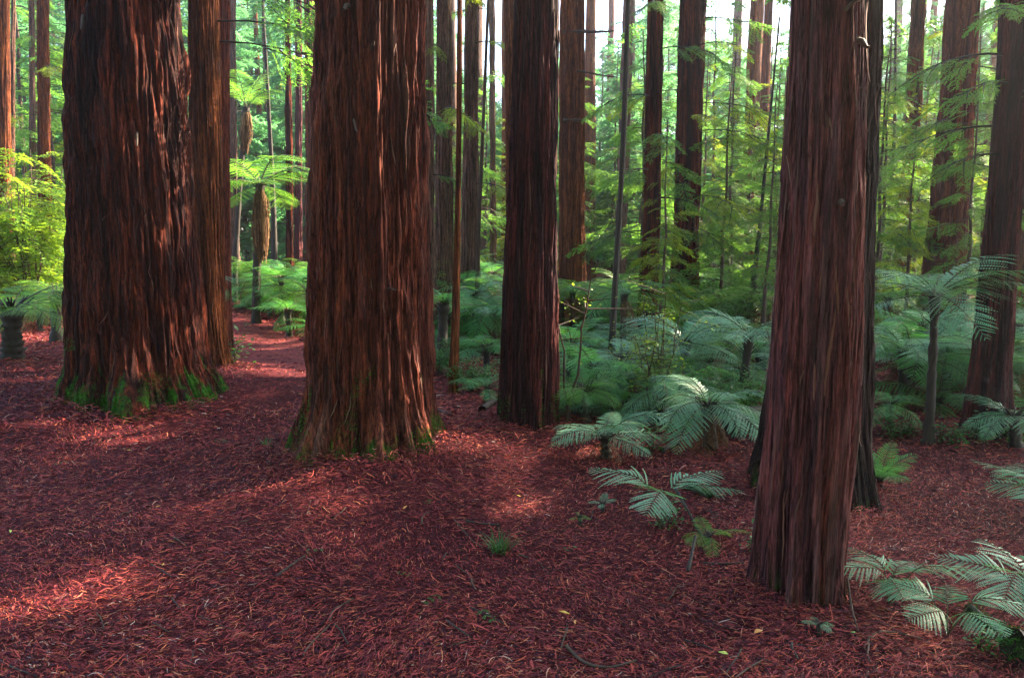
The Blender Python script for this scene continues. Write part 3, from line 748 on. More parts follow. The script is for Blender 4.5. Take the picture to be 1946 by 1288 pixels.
px_fern('tiny two leaved fern sprig under the nearest trunk', (1555, 1200), (1555, 1206), 40, 4, matn='frond_silver', kinds=('flat',), seed=30)
px_fern('layered silver fern under the wide umbrella tree fern', (1715, 665), (1715, 770), 140, 12, matn='frond_silver', kinds=('flat', 'arch'), tr=.05, seed=31)
px_fern('green and silver fern between umbrella tree fern and dark purple trunk', (1840, 690), (1842, 775), 140, 12, matn='frond_silver', kinds=('flat', 'arch', 'droop'), tr=.06, seed=32)
px_fern('bright green fern before the dark purple trunk', (1900, 690), (1905, 790), 120, 11, matn='frond_green', kinds=('arch', 'flat'), tr=.05, seed=33)
px_fern('drooping fern at the foot of the dark purple trunk', (1925, 790), (1930, 850), 110, 9, matn='frond_silver', kinds=('droop', 'flat'), tr=.05, seed=34)
px_fern('shaded fern low behind the black trunk', (1690, 770), (1690, 815), 95, 9, matn='frond_green', kinds=('arch', 'droop'), tr=.04, seed=35)
px_fern('pale fern poking out behind the broadest dark trunk', (360, 545), (360, 690), 115, 8, matn='frond_silver', kinds=('flat', 'droop'), tr=.03, seed=36)
px_fern('fern on the path bank below the thick redwood shade', (548, 590), (550, 640), 80, 12, matn='frond_green', kinds=('arch', 'flat'), tr=.06, seed=37)
px_fern('fern leaning over the curve of the path', (535, 528), (535, 615), 90, 12, matn='frond_green', kinds=('arch', 'flat'), tr=.06, seed=38)

def filler(n, xr, yr, label, group, mats, Lr, hr, seed, kinds=('arch', 'flat', 'droop'), nfr=10):
    g = np.random.RandomState(seed); c = 0
    for _ in range(n*4):
        if c >= n: break
        p = gp(g.uniform(*xr), g.uniform(*yr))
        if any((p[0]-t[0])**2+(p[1]-t[1])**2 < (t[2]+.25)**2 for t in TREES): continue
        if np.min(np.hypot(p[0]-PX, p[1]-PY)-PW) < .12: continue
        h = g.uniform(*hr)
        if h < .25: h = .08
        fern(label, p, g.uniform(*Lr), nfr, matn=mats[g.randint(len(mats))], kinds=kinds, trunk=h, tr=.05, seed=seed*100+c, group=group, name='tree_fern' if h > .3 else 'fern', dead=g.randint(0, 4))
        c += 1
filler(40, (455, 600), (545, 655), 'lush green fern in the bank beside the path', 'ferns on the path bank', ['frond_green', 'frond_bright'], (.9, 1.4), (.1, 1.2), 51)
filler(30, (1060, 1460), (585, 660), 'feathery fern in the hollow behind the silver tree ferns', 'ferns in the hollow', ['frond_green', 'frond_bright', 'frond_bright'], (.9, 1.4), (.2, 1.1), 52)
filler(22, (820, 960), (575, 680), 'green fern in the thicket between the thick redwood and charred trunk', 'ferns in the middle thicket', ['frond_green', 'frond_silver'], (.8, 1.2), (.1, .9), 53)
filler(36, (1660, 2000), (590, 800), 'shaded fern among the trunks beyond the black trunk', 'ferns among the dark trunks', ['frond_green', 'frond_silver'], (.8, 1.3), (.1, .9), 54)
filler(46, (1075, 1470), (668, 805), 'silvery fern in the dense fern bed before the dark trunks', 'ferns in the fern bed', ['frond_silver', 'frond_green', 'frond_silver', 'frond_bright'], (.5, .9), (.1, .6), 55)
filler(9, (0, 140), (550, 630), 'sunlit fern in the clearing under the yellow green shrub', 'ferns in the clearing', ['frond_bright', 'frond_green'], (.9, 1.4), (.1, .9), 56)
filler(26, (-60, 2000), (524, 556), 'distant fern on the forest floor far behind the trunks', 'distant ferns', ['frond_green', 'frond_bright'], (1.2, 2.0), (.2, 1.8), 57, nfr=9)

# ------------------------------------------------------------------ young conifers
YC = [young_conifer_meshes(100+i, 9.0, 52, (.08, .2, .12, .3)[i % 4], (1.9, 1.6, 2.2, 1.8)[i % 4], True, ('needles', 'needles_bright', 'needles', 'needles')[i % 4]) for i in range(4)]
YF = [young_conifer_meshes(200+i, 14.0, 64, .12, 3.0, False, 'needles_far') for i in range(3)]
SUNNY = [(-.6, 6.9, .3), (-13, 19, 1.5), (-14.5, 21, 2.5), (-13.5, 16, .5), (-3.8, 11.4, 1.5), (-5.8, 17, 3), (-4, 15, .3)]
def blocks(x, y, H):
    for tx, ty, tz in SUNNY:
        t = (x-tx)*math.sin(SUN_AZ)+(y-ty)*math.cos(SUN_AZ); perp = abs((x-tx)*math.cos(SUN_AZ)-(y-ty)*math.sin(SUN_AZ))
        if t > .5 and perp < 1.7 and H > tz+t*math.tan(SUN_EL): return True
    return False
def conifer(x, y, H, v, label, group, seed, far=False):
    lib, h0 = (YF, 14.0) if far else (YC, 9.0)
    me = lib[v % len(lib)]
    s = H/h0
    root = thing('young_conifer', (x, y, float(ground_z(x, y))), label, 'tree', group, seed*1.7, s)
    link('trunk', me[0], root); link('foliage', me[1], root)
    return root
def cpx(px, Y, ytop, v, label, group=None, far=False):
    p = at(px, ytop, Y); gz = float(ground_z(p[0], Y))
    H_ = max(p[2]-gz, 1.5)
    if blocks(p[0], Y, H_): return
    conifer(p[0], Y, H_, v, label, group, v+px*.01, far)
cpx(1262, 12.5, 230, 1, 'young conifer with glowing sprays between the two leafy dark trunks')
cpx(1385, 16.0, 120, 0, 'airy young conifer beside the tall dark trunk with bright sprays')
cpx(1225, 17.0, 60, 2, 'young conifer behind the trunk with a pale bare stem')
cpx(1135, 18.0, 150, 0, 'blue green young conifer beside the rusty red trunk')
cpx(905, 19.0, 60, 1, 'young conifer with yellow tufts between brown trunk and charred trunk')
cpx(1475, 13.0, 160, 3, 'thin young conifer with yellow branches touching the nearest trunk')
cpx(1690, 15.0, 40, 2, 'dark topped young conifer just past the black trunk')
cpx(1745, 14.0, 160, 1, 'sunlit young conifer beside the hazy leaf covered trunk')
cpx(1870, 13.0, 120, 0, 'young conifer between the leaning reddish trunk and dark purple trunk')
cpx(520, 21.0, -40, 1, 'sunny young conifer above the shaggy skirted tree fern')
cpx(440, 24.0, -30, 2, 'tall young conifer behind the slim orange red trunk')
cpx(110, 20.0, -40, 0, 'young conifer filling the gap beside the broadest dark trunk')
cpx(40, 23.0, -60, 3, 'tall young conifer behind the red brown trunk')
ENV_X = [-200, 0, 600, 830, 900, 960, 1060, 1110, 1180, 1250, 1340, 1420, 1500, 1680, 1750, 1850, 2150]
ENV_Y = [-160, -140, -100, -20, 120, 120, 50, 80, 20, -90, 0, 60, 40, 20, -20, -60, -120]
def env(px): return float(np.interp(px, ENV_X, ENV_Y))
g = np.random.RandomState(77)
for q in range(50):
    px = -80+2100*(q+g.rand())/50; Y = g.uniform(17, 34)
    cpx(px, Y, env(px)+g.uniform(-60, 120), q, 'green young conifer in the hazy middle distance between trunks', 'young conifers in the middle distance')
for q in range(76):
    px = -120+2190*(q+g.rand())/76; Y = g.uniform(34, 62)
    cpx(px, Y, env(px)+g.uniform(-40, 90), q, 'far hazy conifer behind the nearer trunks', 'far conifers', True)

# far trunks
FT = []
for v in range(4):
    gg = np.random.RandomState(300+v); k = 40
    z = np.linspace(-.5, 26, k); nth = 20
    th = np.arange(nth)/nth*2*PI
    rr = (.30*(1-z/40)+.12*np.exp(-np.clip(z, 0, None)/.5))
    rad = rr[:, None]*(1+.09*perlin(*np.meshgrid(th/(2*PI)*9, z*.3+9), 9, 60+v)*1.5+.05*gg.randn(1, nth))
    cxx = np.cumsum(gg.randn(k)*.02)
    V = np.stack([cxx[:, None]+rad*np.cos(th), rad*np.sin(th), np.repeat(z[:, None], nth, 1)], -1).reshape(-1, 3)
    i, j = np.meshgrid(np.arange(k-1), np.arange(nth), indexing='ij')
    F = np.stack([i*nth+j, i*nth+(j+1) % nth, (i+1)*nth+(j+1) % nth, (i+1)*nth+j], -1).reshape(-1, 4)
    FT.append(mesh('trunk', V, F, M[('bark_grey', 'bark_red', 'bark_mid', 'bark_grey')[v]], None, {'ridge': gg.rand(len(V))}))
g = np.random.RandomState(91)
for q in range(60):
    px = -150+2250*(q+g.rand())/60; Y = g.uniform(26, 66)
    x = (px-973)/FPX*Y
    r_ = thing('redwood_tree', (x, Y, float(ground_z(x, Y))), 'distant hazy trunk standing far behind the nearer trees', 'tree', 'distant trunks', g.uniform(0, 6))
    o = link('trunk', FT[q % 4], r_); s = g.uniform(.6, 1.5); o.scale = (s, s, 1)

# ------------------------------------------------------------------ broad-leaved shrubs and small plants
def shrub_mesh(seed, H, nst, nleaf, ll, matn, spread=1.0, flat=.3):
    g = np.random.RandomState(seed); w = Acc(); a = Acc()
    for s in range(nst):
        az = g.uniform(0, 2*PI); sp = spread*g.uniform(.2, 1); h = H*g.uniform(.6, 1.05)
        t = np.linspace(0, 1, 9)
        P = np.stack([math.cos(az)*sp*t**1.4, math.sin(az)*sp*t**1.4, h*t**.85-.03], -1)+np.cumsum(g.randn(9, 3)*.015*H, 0)
        v, f = tube(P, np.linspace(.011, .003, 9)*max(H, .3)**.6, 5); w.add(v, f)
        for b in range(6):
            u = g.uniform(.25, 1); c = np.array([np.interp(u, t, P[:, q]) for q in range(3)])
            ba = g.uniform(0, 2*PI); bl = H*g.uniform(.15, .34)
            e = c+np.array([math.cos(ba)*bl, math.sin(ba)*bl, g.uniform(-.1, .4)*bl])
            v, f = tube(np.stack([c, (c+e)/2, e]), [.005*H**.5, .004*H**.5, .002], 4); w.add(v, f)
            n = nleaf
            tt = g.rand(n)[:, None]**.7
            B = c+(e-c)*tt+g.randn(n, 3)*ll*.9
            d = g.randn(n, 3); d[:, 2] = d[:, 2]*flat-.15; d /= np.linalg.norm(d, axis=1)[:, None]
            wd = np.cross(d, [0, 0, 1.])+g.randn(n, 3)*.25; wd /= np.linalg.norm(wd, axis=1)[:, None]
            l_ = ll*g.uniform(.5, 1.25, (n, 1))
            q_ = np.stack([B, B+d*l_*.45-wd*l_*.27, B+d*l_, B+d*l_*.45+wd*l_*.27], 1).reshape(-1, 3)
            a.add(q_, np.arange(n*4).reshape(-1, 4), np.repeat(g.rand(n), 4))
    return w.mesh('stems', M['stem_brown']), a.mesh('foliage', M[matn], sm=False)
def shrub(label, loc, mes, group=None, s=1.0, rz=0, name='shrub', cat='shrub'):
    r_ = thing(name, loc, label, cat, group, rz, s)
    link('stems', mes[0], r_); link('foliage', mes[1], r_)
    return r_
def spray_shrub(seed, H, nst, spread):
    g = np.random.RandomState(seed); w = Acc(); a = Acc()
    lib = [spray(1.0, 8, 5, .10, .05, .45, seed+i, .35) for i in range(3)]
    for s_ in range(nst):
        az = g.uniform(0, 2*PI); sp = spread*g.uniform(.1, 1); h = H*g.uniform(.55, 1.05); t = np.linspace(0, 1, 9)
        P = np.stack([math.cos(az)*sp*t**1.4, math.sin(az)*sp*t**1.4, h*t**.85-.03], -1)+np.cumsum(g.randn(9, 3)*.04, 0)
        v, f = tube(P, np.linspace(.02, .004, 9), 5); w.add(v, f)
        for b in range(11):
            u = g.uniform(.18, 1); c = np.array([np.interp(u, t, P[:, q]) for q in range(3)])
            place_spray(a, lib[g.randint(3)], c, az+g.randn()*1.3, g.uniform(-.35, .25), g.randn()*.3, g.uniform(.45, .95), w)
    return w.mesh('stems', M['stem_brown']), a.mesh('foliage', M['broad'], sm=False)
S1 = spray_shrub(1, 3.7, 17, 1.4)
S2 = shrub_mesh(2, 2.0, 9, 40, .06, 'broad', .7)
S3 = shrub_mesh(3, 1.0, 14, 40, .075, 'ground_leaf', .9)
S4 = [shrub_mesh(40+i, .22, 4, 5, .045, 'ground_leaf', .16) for i in range(3)]
p = gp(62, 612); shrub('tall yellow green sunlit shrub with drooping leafy twigs at the edge', p, S1, s=1.0)
p = gp(-25, 606); shrub('second yellow green shrub behind the tall sunlit one', p, S1, s=.85, rz=2)
p = gp(120, 600); shrub('shaded green shrub against the broadest dark trunk', p, S2, s=1.1, rz=1)
p = gp(1248, 800); shrub('spindly shrub with small yellow leaves among silver ferns', p, S2, s=.72, rz=.5)
p = gp(1085, 805); shrub('thin twiggy shrub with few leaves at the charred trunk', p, shrub_mesh(8, 1.9, 2, 6, .05, 'broad', .3), rz=.5)
p = gp(826, 650); shrub('yellow leaved shrub peeping past the thick redwood', p, S2, s=.7, rz=4)
for (a, b, s, l) in ((1385, 645, 1.3, 'bright green leafy bush before the bright gap'), (1350, 660, .9, 'low green bush under the tall dark trunk'), (1160, 640, 1.0, 'green bush behind the dark thin bare stem'),
                     (1700, 640, 1.0, 'green bush behind the umbrella tree fern'), (1935, 640, 1.2, 'bright green bush against the dark purple trunk'), (1385, 800, .6, 'low leafy bush below the hidden black trunk tree fern'),
                     (1340, 700, .8, 'leafy bush amid the silvery crowns'), (835, 712, .5, 'low leafy plant at the foot of the pale grey trunk'), (895, 748, .45, 'low broad leaved plant by the reddish pole tree')):
    shrub(l, gp(a, b), S3, s=s, rz=a*.01)
g = np.random.RandomState(9)
for q in range(16):
    p = gp(g.uniform(1690, 1950), g.uniform(818, 848))
    if any((p[0]-t[0])**2+(p[1]-t[1])**2 < t[2]**2 for t in TREES): continue
    shrub('little green seedling at the litter edge under the umbrella tree fern', p, S4[q % 3], 'seedlings under the umbrella tree fern', g.uniform(.7, 1.3), g.uniform(0, 6), 'seedling', 'plant')
for (a, b, s, l) in ((1240, 858, 1.4, 'green seedling beside the drooping bluish fern'), (1480, 905, .8, 'small seedling at the foot of the nearest trunk'), (1270, 1000, .9, 'small dark green seedling under the wide fan fern'),
                     (1425, 1045, .8, 'yellow green seedling next to the nearest trunk'), (1445, 838, 1.5, 'pale seedling before the hidden black trunk'), (1455, 1100, .5, 'seedling sprouting at the mossy root of the nearest trunk'), (1858, 1230, .7, 'single seedling beside the mossy stick'),
                     (440, 695, 2.2, 'dry yellowish tuft at the foot of the slim orange red trunk')):
    shrub(l, gp(a, b), S4[len(l) % 3], None, s, a*.1, 'seedling', 'plant')

# grass tufts
def grass_mesh(seed, n, L):
    g = np.random.RandomState(seed); a = Acc()
    for i_ in range(n):
        az = g.uniform(0, 2*PI); l = L*g.uniform(.5, 1.1); b = g.uniform(.2, 1.1); t = np.linspace(0, 1, 5)
        c = np.array([g.randn()*L*.12, g.randn()*L*.12, 0])
        P = c+np.stack([math.cos(az)*l*t*b, math.sin(az)*l*t*b, l*(t-.55*b*t*t)], -1)
        w = np.array([-math.sin(az), math.cos(az), 0])*(.0028*(1-t**2)+.0004)[:, None]
        q = np.arange(4); a.add(np.concatenate([P-w, P+w]), np.stack([q, q+1, q+6, q+5], -1), g.rand())
    return a.mesh('grass_tuft', M['ground_leaf'], sm=False)
for (a, b, n, L, l) in ((950, 1050, 70, .20, 'tuft of green grass on the open litter'), (510, 850, 30, .14, 'faint tuft of grass on the litter between the two thickest trunks'), (1310, 745, 40, .9, 'long bladed grass clump among silver ferns')):
    o = link('grass_tuft', grass_mesh(a, n, L), None, tuple(gp(a, b))); tag(o, l, 'grass')

# ------------------------------------------------------------------ litter
def poly_in_path(x, y):
    d = np.full(x.shape, 9.)
    for k in range(0, 120, 3):
        d = np.minimum(d, np.hypot(x-PX[k], y-PY[k])/PW[k])
    return d
def make_litter():
    g = np.random.RandomState(21)
    N_ = 600000
    # even in screen rows: choose depth so that the near floor gets more strips to the metre
    u = g.rand(N_); Y = 2.2*np.exp(u**1.0*math.log(24/2.2)); X = (g.rand(N_)*2-1)*(Y*.80+.8)
    E = []
    for t in TREES[:6]:
        m_ = 5200; th = g.rand(m_)*2*PI; rr = t[2]*.9+np.abs(g.randn(m_))*.16
        E.append(np.stack([t[0]+rr*np.cos(th), t[1]+rr*np.sin(th)], -1))
    E = np.concatenate(E); X = np.concatenate([X, E[:, 0]]); Y = np.concatenate([Y, E[:, 1]]); N_ = len(X)
    keep = np.ones(N_, bool)
    for t in TREES: keep &= (X-t[0])**2+(Y-t[1])**2 > (t[2]*.85)**2
    on = poly_in_path(X, Y); keep &= (on > 1) | (g.rand(N_) < .42)
    keep &= g.rand(N_) < 1.0+.6*perlin(X*.9+60, Y*.9+60, 256, 18)
    X, Y, on = X[keep], Y[keep], on[keep]; n = len(X)
    far = np.clip(Y/6, .8, 3.2)
    L = np.exp(g.randn(n)*.6)*.046*far**.8; L = np.clip(L, .015, .26)
    L = np.where(on < 1, L*.6, L)
    flake = g.rand(n) < .05
    W = (.0022+.0056*g.rand(n)**1.8)*far
    W = np.where(flake, W*2.6, W); L = np.where(flake, L*.8, L)
    az = g.rand(n)*2*PI
    # strips tend to lie with the slope, in swathes
    sw = perlin(X*.6+40, Y*.6+40, 256, 15)*4
    az = np.where(g.rand(n) < .55, sw+g.randn(n)*.45+.2, az)
    curl = g.randn(n)*.6
    z0 = ground_z(X, Y)+.003+g.rand(n)**2.5*.030*np.clip(far, .8, 1.6)
    for t in TREES[:6]:
        d = np.hypot(X-t[0], Y-t[1])-t[2]
        z0 = z0+g.rand(n)*.10*t[2]**.5*np.exp(-np.clip(d+.03, 0, None)/.13)
    tilt = g.randn(n)*.16
    k = 4; s = np.linspace(-.5, .5, k)
    ang = az[:, None]+curl[:, None]*s
    px_ = X[:, None]+np.cumsum(np.cos(ang), 1)*L[:, None]/k; py_ = Y[:, None]+np.cumsum(np.sin(ang), 1)*L[:, None]/k
    bow = g.uniform(-.1, .14, n)[:, None]*L[:, None]*(1-4*s**2)
    pz_ = z0[:, None]+tilt[:, None]*s*L[:, None]+bow
    wv = (W*.5)[:, None]*np.array([.55, 1, .95, .35]); roll = g.randn(n)[:, None]*.55
    ox = -np.sin(ang)*wv*np.cos(roll); oy = np.cos(ang)*wv*np.cos(roll); oz = wv*np.sin(roll)
    A = np.stack([px_+ox, py_+oy, pz_+oz], -1); B = np.stack([px_-ox, py_-oy, pz_-oz], -1)
    V = np.stack([A, B], 2).reshape(n, k*2, 3)
    q = np.array([[0, 1, 3, 2], [2, 3, 5, 4], [4, 5, 7, 6]])
    F = (np.arange(n)[:, None, None]*k*2+q).reshape(-1, 4)
    t = np.clip(np.where(flake, .75, 1)*g.beta(1.25, 1.4, n)+.12*perlin(X*.8+9, Y*.8+9, 256, 16), 0, 1)
    # fallen brown needle sprays among the strips
    a = Acc(); a.add(V.reshape(-1, 3), F, np.repeat(t, k*2))
    lib = [spray(1.0, 6, 6, .11, .016, .34, 400+q, .04) for q in range(4)]
    for _ in range(1300):
        y = 2.3*math.exp(g.rand()*math.log(11/2.3)); x = (g.rand()*2-1)*(y*.75+.5)
        if any((x-t_[0])**2+(y-t_[1])**2 < (t_[2]+.02)**2 for t_ in TREES[:6]): continue
        Vs, F_, ts, _s = lib[g.randint(4)]; sz = g.uniform(.05, .12)
        Rm = rotmat(g.randn()*.2, g.randn()*.15, g.uniform(0, 2*PI))
        a.add(((Vs*[1, 1, .35])@Rm.T)*sz+[x, y, float(ground_z(x, y))+.02], F_, np.clip(g.uniform(.2, .75)+ts*.1, 0, 1))
    return a.mesh('litter', M['litter'], sm=False)
o = link('leaf_litter', make_litter()); o['kind'] = 'stuff'; o['label'] = 'reddish brown bark strips and dead needles covering the forest floor'

# ------------------------------------------------------------------ sticks, logs, fallen leaves
def stick(label, pts, r, matn='stem_dark', name='stick', lift=.0, moss=0, cat='stick', group=None):
    P = np.array([gp(*q[:2]) for q in pts]); hz = np.array([q[2] if len(q) > 2 else 0 for q in pts])
    P[:, 2] += hz+r+lift+.016; r = r*1.35
    t = np.linspace(0, len(P)-1, len(P)*4)
    Q = np.stack([np.interp(t, range(len(P)), P[:, i_]) for i_ in range(3)], -1)
    if len(Q) > 8:
        kk = np.ones(5)/5; Q = np.stack([np.convolve(np.pad(Q[:, i_], 2, 'edge'), kk, 'valid') for i_ in range(3)], -1)
    g = np.random.RandomState(abs(int(pts[0][0]))); base = Q[0].copy()
    v, f = tube(Q-base, r*np.linspace(1.1, .65, len(Q))*(1+.12*g.randn(len(Q))), 8 if r > .02 else 6)
    cap0 = None
    me = mesh(name, v, f, M[matn])
    if moss:
        root = thing(name, tuple(base), label, cat, group); link('wood', me, root)
        a = Acc(); n = moss
        i_ = g.randint(0, len(Q), n); th = g.uniform(-.2, PI+.2, n)
        Pm = Q[i_]-base+g.randn(n, 3)*[[r*.8, r*.8, r*.2]]; Pm[:, 2] += r*np.sin(th)*.8
        d1 = g.randn(n, 3)*.6+[0, 0, .7]; d1 /= np.linalg.norm(d1, axis=1)[:, None]; d2 = np.cross(d1, g.randn(n, 3)); d2 /= np.linalg.norm(d2, axis=1)[:, None]
        Lm = g.uniform(.004, .011, (n, 1))
        a.add(np.stack([Pm-d2*Lm*.4, Pm+d1*Lm*.6-d2*Lm*.15, Pm+d1*Lm, Pm+d2*Lm*.4], 1).reshape(-1, 3), np.arange(n*4).reshape(-1, 4), np.repeat(g.rand(n), 4))
        link('moss', a.mesh('moss', M['moss'], sm=False), root)
        return root
    o = link(name, me, None, tuple(base)); return tag(o, label, cat, group)
stick('mossy bent stick lying below the edge ferns', [(1838, 1165), (1872, 1200), (1920, 1215), (1975, 1250)], .022, moss=1800)
stick('short mossy stick behind the wide fan fern', [(1303, 930), (1325, 940), (1352, 953)], .022, moss=1200)
stick('dark branch propped up beside the wide fan fern', [(1280, 960, .12), (1300, 985, .08), (1342, 1040, .0)], .010)
stick('short black stick poking up out of the litter', [(1306, 1095, 0), (1314, 1075, .05), (1321, 1055, .12)], .009)
stick('thin curved twig near the tuft of grass', [(862, 990), (885, 1018), (900, 1035), (918, 1045)], .0035, 'stem_brown')
stick('dark straight twig behind the tuft of grass', [(882, 994), (915, 1000), (955, 1003)], .005)
stick('small hooked pale twig above the curved twig', [(803, 1002), (801, 990), (808, 980), (818, 978)], .004, 'stem_brown')
stick('dark straight twig crossing the litter before the thick redwood', [(520, 1105), (560, 1075), (584, 1058)], .006)
stick('bent grey twig on bare litter below the thick redwood', [(626, 1190), (630, 1170), (645, 1158), (675, 1142)], .005, 'stem_brown')
stick('long thin twig running from the bent grey twig', [(574, 1255), (585, 1235), (620, 1200), (628, 1192)], .004, 'stem_brown')
stick('grey twig under the edge ferns', [(1652, 1222), (1668, 1206), (1700, 1208), (1755, 1222)], .0055, 'stem_brown')
stick('long twig sweeping across the litter toward the nearest trunk', [(1330, 1075), (1380, 1078), (1440, 1072)], .005)
stick('arched twig with both ends in the litter', [(1350, 990), (1365, 985), (1362, 978), (1340, 975)], .004, 'stem_brown')
stick('dark stick against the foot of the thick redwood', [(815, 782), (835, 788), (862, 796)], .02)
stick('grey stick leaning beside the charred trunk foot', [(915, 788), (930, 775), (945, 768)], .03, 'stem_brown')
stick('twig in the litter far below the thick redwood', [(845, 1182), (870, 1200), (898, 1220)], .004)
stick('curved twig in the near litter', [(1072, 1230), (1110, 1270), (1160, 1278), (1215, 1260)], .006, 'stem_brown')
stick('pale twig leaning at the root of the nearest trunk', [(1606, 1150, .15), (1618, 1185, .05), (1632, 1210, 0)], .004, 'stem_brown')
stick('thick decaying log with moss on top in the fern hollow', [(1372, 832, .02), (1420, 828, .04), (1475, 822, .05)], .12, moss=2200, name='log', cat='log')
stick('dark fallen branch under the drooping fern', [(1255, 865), (1285, 845), (1310, 835)], .02)
stick('mossy log end at the bottom corner', [(1925, 1268), (1990, 1275)], .07, moss=1500, name='log', cat='log')

g = np.random.RandomState(123)
for q in range(46):
    a0_, b0_ = g.uniform(20, 1900), 1288-g.rand()**1.4*330
    an = g.uniform(0, PI); l_ = g.uniform(12, 45)*(b0_/1100)**2
    p0_ = gp(a0_, b0_)
    if any((p0_[0]-t[0])**2+(p0_[1]-t[1])**2 < (t[2]+.2)**2 for t in TREES[:6]): continue
    stick('short thin twig half buried in the reddish litter', [(a0_+l_*u_*math.cos(an)+g.randn()*2, b0_+l_*u_*math.sin(an)*.5+g.randn()*1.5) for u_ in (-1, -.3, .4, 1)], g.uniform(.0018, .0045), 'stem_brown' if g.rand() < .6 else 'stem_dark', name='twig', cat='twig', group='short twigs scattered over the litter')

def leaf_obj(label, px, py, L, stops, name='fallen_leaf', seed=1, group=None):
    g = np.random.RandomState(seed); t = np.linspace(0, 1, 7); az = g.uniform(0, 6.28)
    P = np.stack([L*(t-.5), .08*L*np.sin(t*4), .006+.05*L*(1-(2*t-1)**2)], -1); w = L*.18*np.sin(np.clip(t, .02, .98)*PI)[:, None]*[[0, 1, .25]]
    V = np.concatenate([P-w, P+[0, 0, .004], P+w]); q = np.arange(6)
    F = np.concatenate([np.stack([q, q+1, q+8, q+7], -1), np.stack([q+7, q+8, q+15, q+14], -1)])
    o = link(name, mesh(name, V, F, tint_mat('leaf_'+name, stops, .45, .5), None, {'tint': np.repeat(g.rand(), len(V))}), None, tuple(gp(px, py)+[0, 0, .02]), (g.randn()*.2, g.randn()*.2, az))
    return tag(o, label, 'leaf', group)
Yl = [(0, (.55, .30, .03)), (1, (.65, .45, .06))]; Gl = [(0, (.05, .25, .04)), (1, (.16, .40, .05))]; Ol = [(0, (.40, .13, .03)), (1, (.55, .22, .05))]
for q, (a, b, L, s, l) in enumerate(((985, 948, .05, Yl, 'yellow leaf in the lit litter behind the tuft of grass'), (1072, 1172, .09, Yl, 'long curled yellow leaf on the near litter'), (1092, 1190, .07, Ol, 'orange leaf touching the curled yellow one'),
    (1375, 1250, .08, [(0, (.5, .5, .08)), (1, (.6, .55, .1))], 'pale lime leaf on the near litter'), (1440, 1208, .09, Ol, 'orange brown leaf close below the nearest trunk'), (20, 1016, .06, [(0, (.5, .6, .06)), (1, (.6, .6, .1))], 'lime yellow leaf at the edge of the lit patch'),
    (245, 860, .06, Yl, 'small yellow leaf below the broadest dark trunk'), (1855, 1228, .05, Gl, 'green oval leaf beside the mossy stick'), (300, 968, .06, Ol, 'orange leaf on the path litter'),
    (770, 970, .07, Ol, 'orange leaf on the litter below the thick redwood'), (310, 1080, .05, Yl, 'yellow leaf beside the lit patch'), (1620, 1210, .04, Gl, 'green leaf scrap below the nearest trunk'))):
    leaf_obj(l, a, b, L*.62, s, seed=q+3)
def sprig(label, px, py, L, seed):
    V, F, t, ax = SPR[seed % 5]
    a = Acc(); sp_ = spray(1, 3, 7, .16, .05, .5, seed, .05); a.add(sp_[0]*L*[1, 1, .3], sp_[1], sp_[2])
    o = link('needle_sprig', a.mesh('needle_sprig', M['ground_leaf'], sm=False), None, tuple(gp(px, py)+[0, 0, .025]), (0, 0, seed*1.3)); tag(o, label, 'sprig')
for q, (a, b, L, l) in enumerate(((838, 1138, .10, 'green needle sprig lying on the near litter'), (912, 1165, .12, 'brighter green needle sprig beside another on the near litter'), (580, 1053, .09, 'yellow green sprig at the end of the dark straight twig'),
    (812, 962, .08, 'small green sprig on the mound below the thick redwood'), (782, 1098, .08, 'thin green sprig in the middle of the litter'), (130, 880, .10, 'pale green sprig below the broadest dark trunk'), (415, 838, .16, 'dull green sprig on the path'), (1070, 1050, .08, 'dull sprig right of the tuft of grass'))):
    sprig(l, a, b, L, q+61)

# ------------------------------------------------------------------ leaf clumps added overhead to shape the sun, and the wood far behind
LIT = []      # (P0, P1, radius): where added clumps are left out to let sun in
def lit(P0, P1, r):
    pr = lambda P: np.array(P[:2])-SUN[:2]*(P[2]/SUN[2])
    LIT.append((pr(P0), pr(P1), r))
def trunk_lit(key, side, z0, z1, r):
    d = BIG[key][1]
    f = lambda h: np.array([np.interp(h, d['z'], d['C'])+side*np.interp(h, d['z'], d['R']), d['by'], h])
    lit(f(z0), f(z1), r)
trunk_lit('T2', .75, .0, 3.8, .20)
trunk_lit('T1b', .8, .2, 4.5, .08)
trunk_lit('T3', 1., 2.2, 4.2, .15)
q = BIG['T1'][1]; P = at(345, 640, q['by']-.3); lit(P, P+[0, 0, .1], .36)
P = at(325, 380, q['by']-.3); lit(P, P+[0, 0, .5], .15)
for (a, b, c, d, r) in ((500, 712, 560, 708, .42), (865, 842, 900, 838, .17), (1000, 880, 1060, 885, .07), (0, 1180, 170, 1095, .17), (60, 908, 190, 896, .07), (60, 640, 130, 640, 1.1), (0, 700, 110, 715, .28), (430, 692, 470, 705, .3), (965, 955, 1000, 950, .10), (120, 830, 250, 855, .08),
                        (460, 612, 520, 618, .5)):
    lit(gp(a, b), gp(c, d), r)
for (a, b, Y, r) in ((940, 530, 13, .5), (1370, 690, 11, .5), (1420, 700, 11, .35), (500, 340, 18, 1.0), (1250, 650, 10, .35), (60, 330, 19, 2.2), (50, 590, 13, 1.3)):
    P = at(a, b, Y); lit(P, P+[0, 0, .1], r)
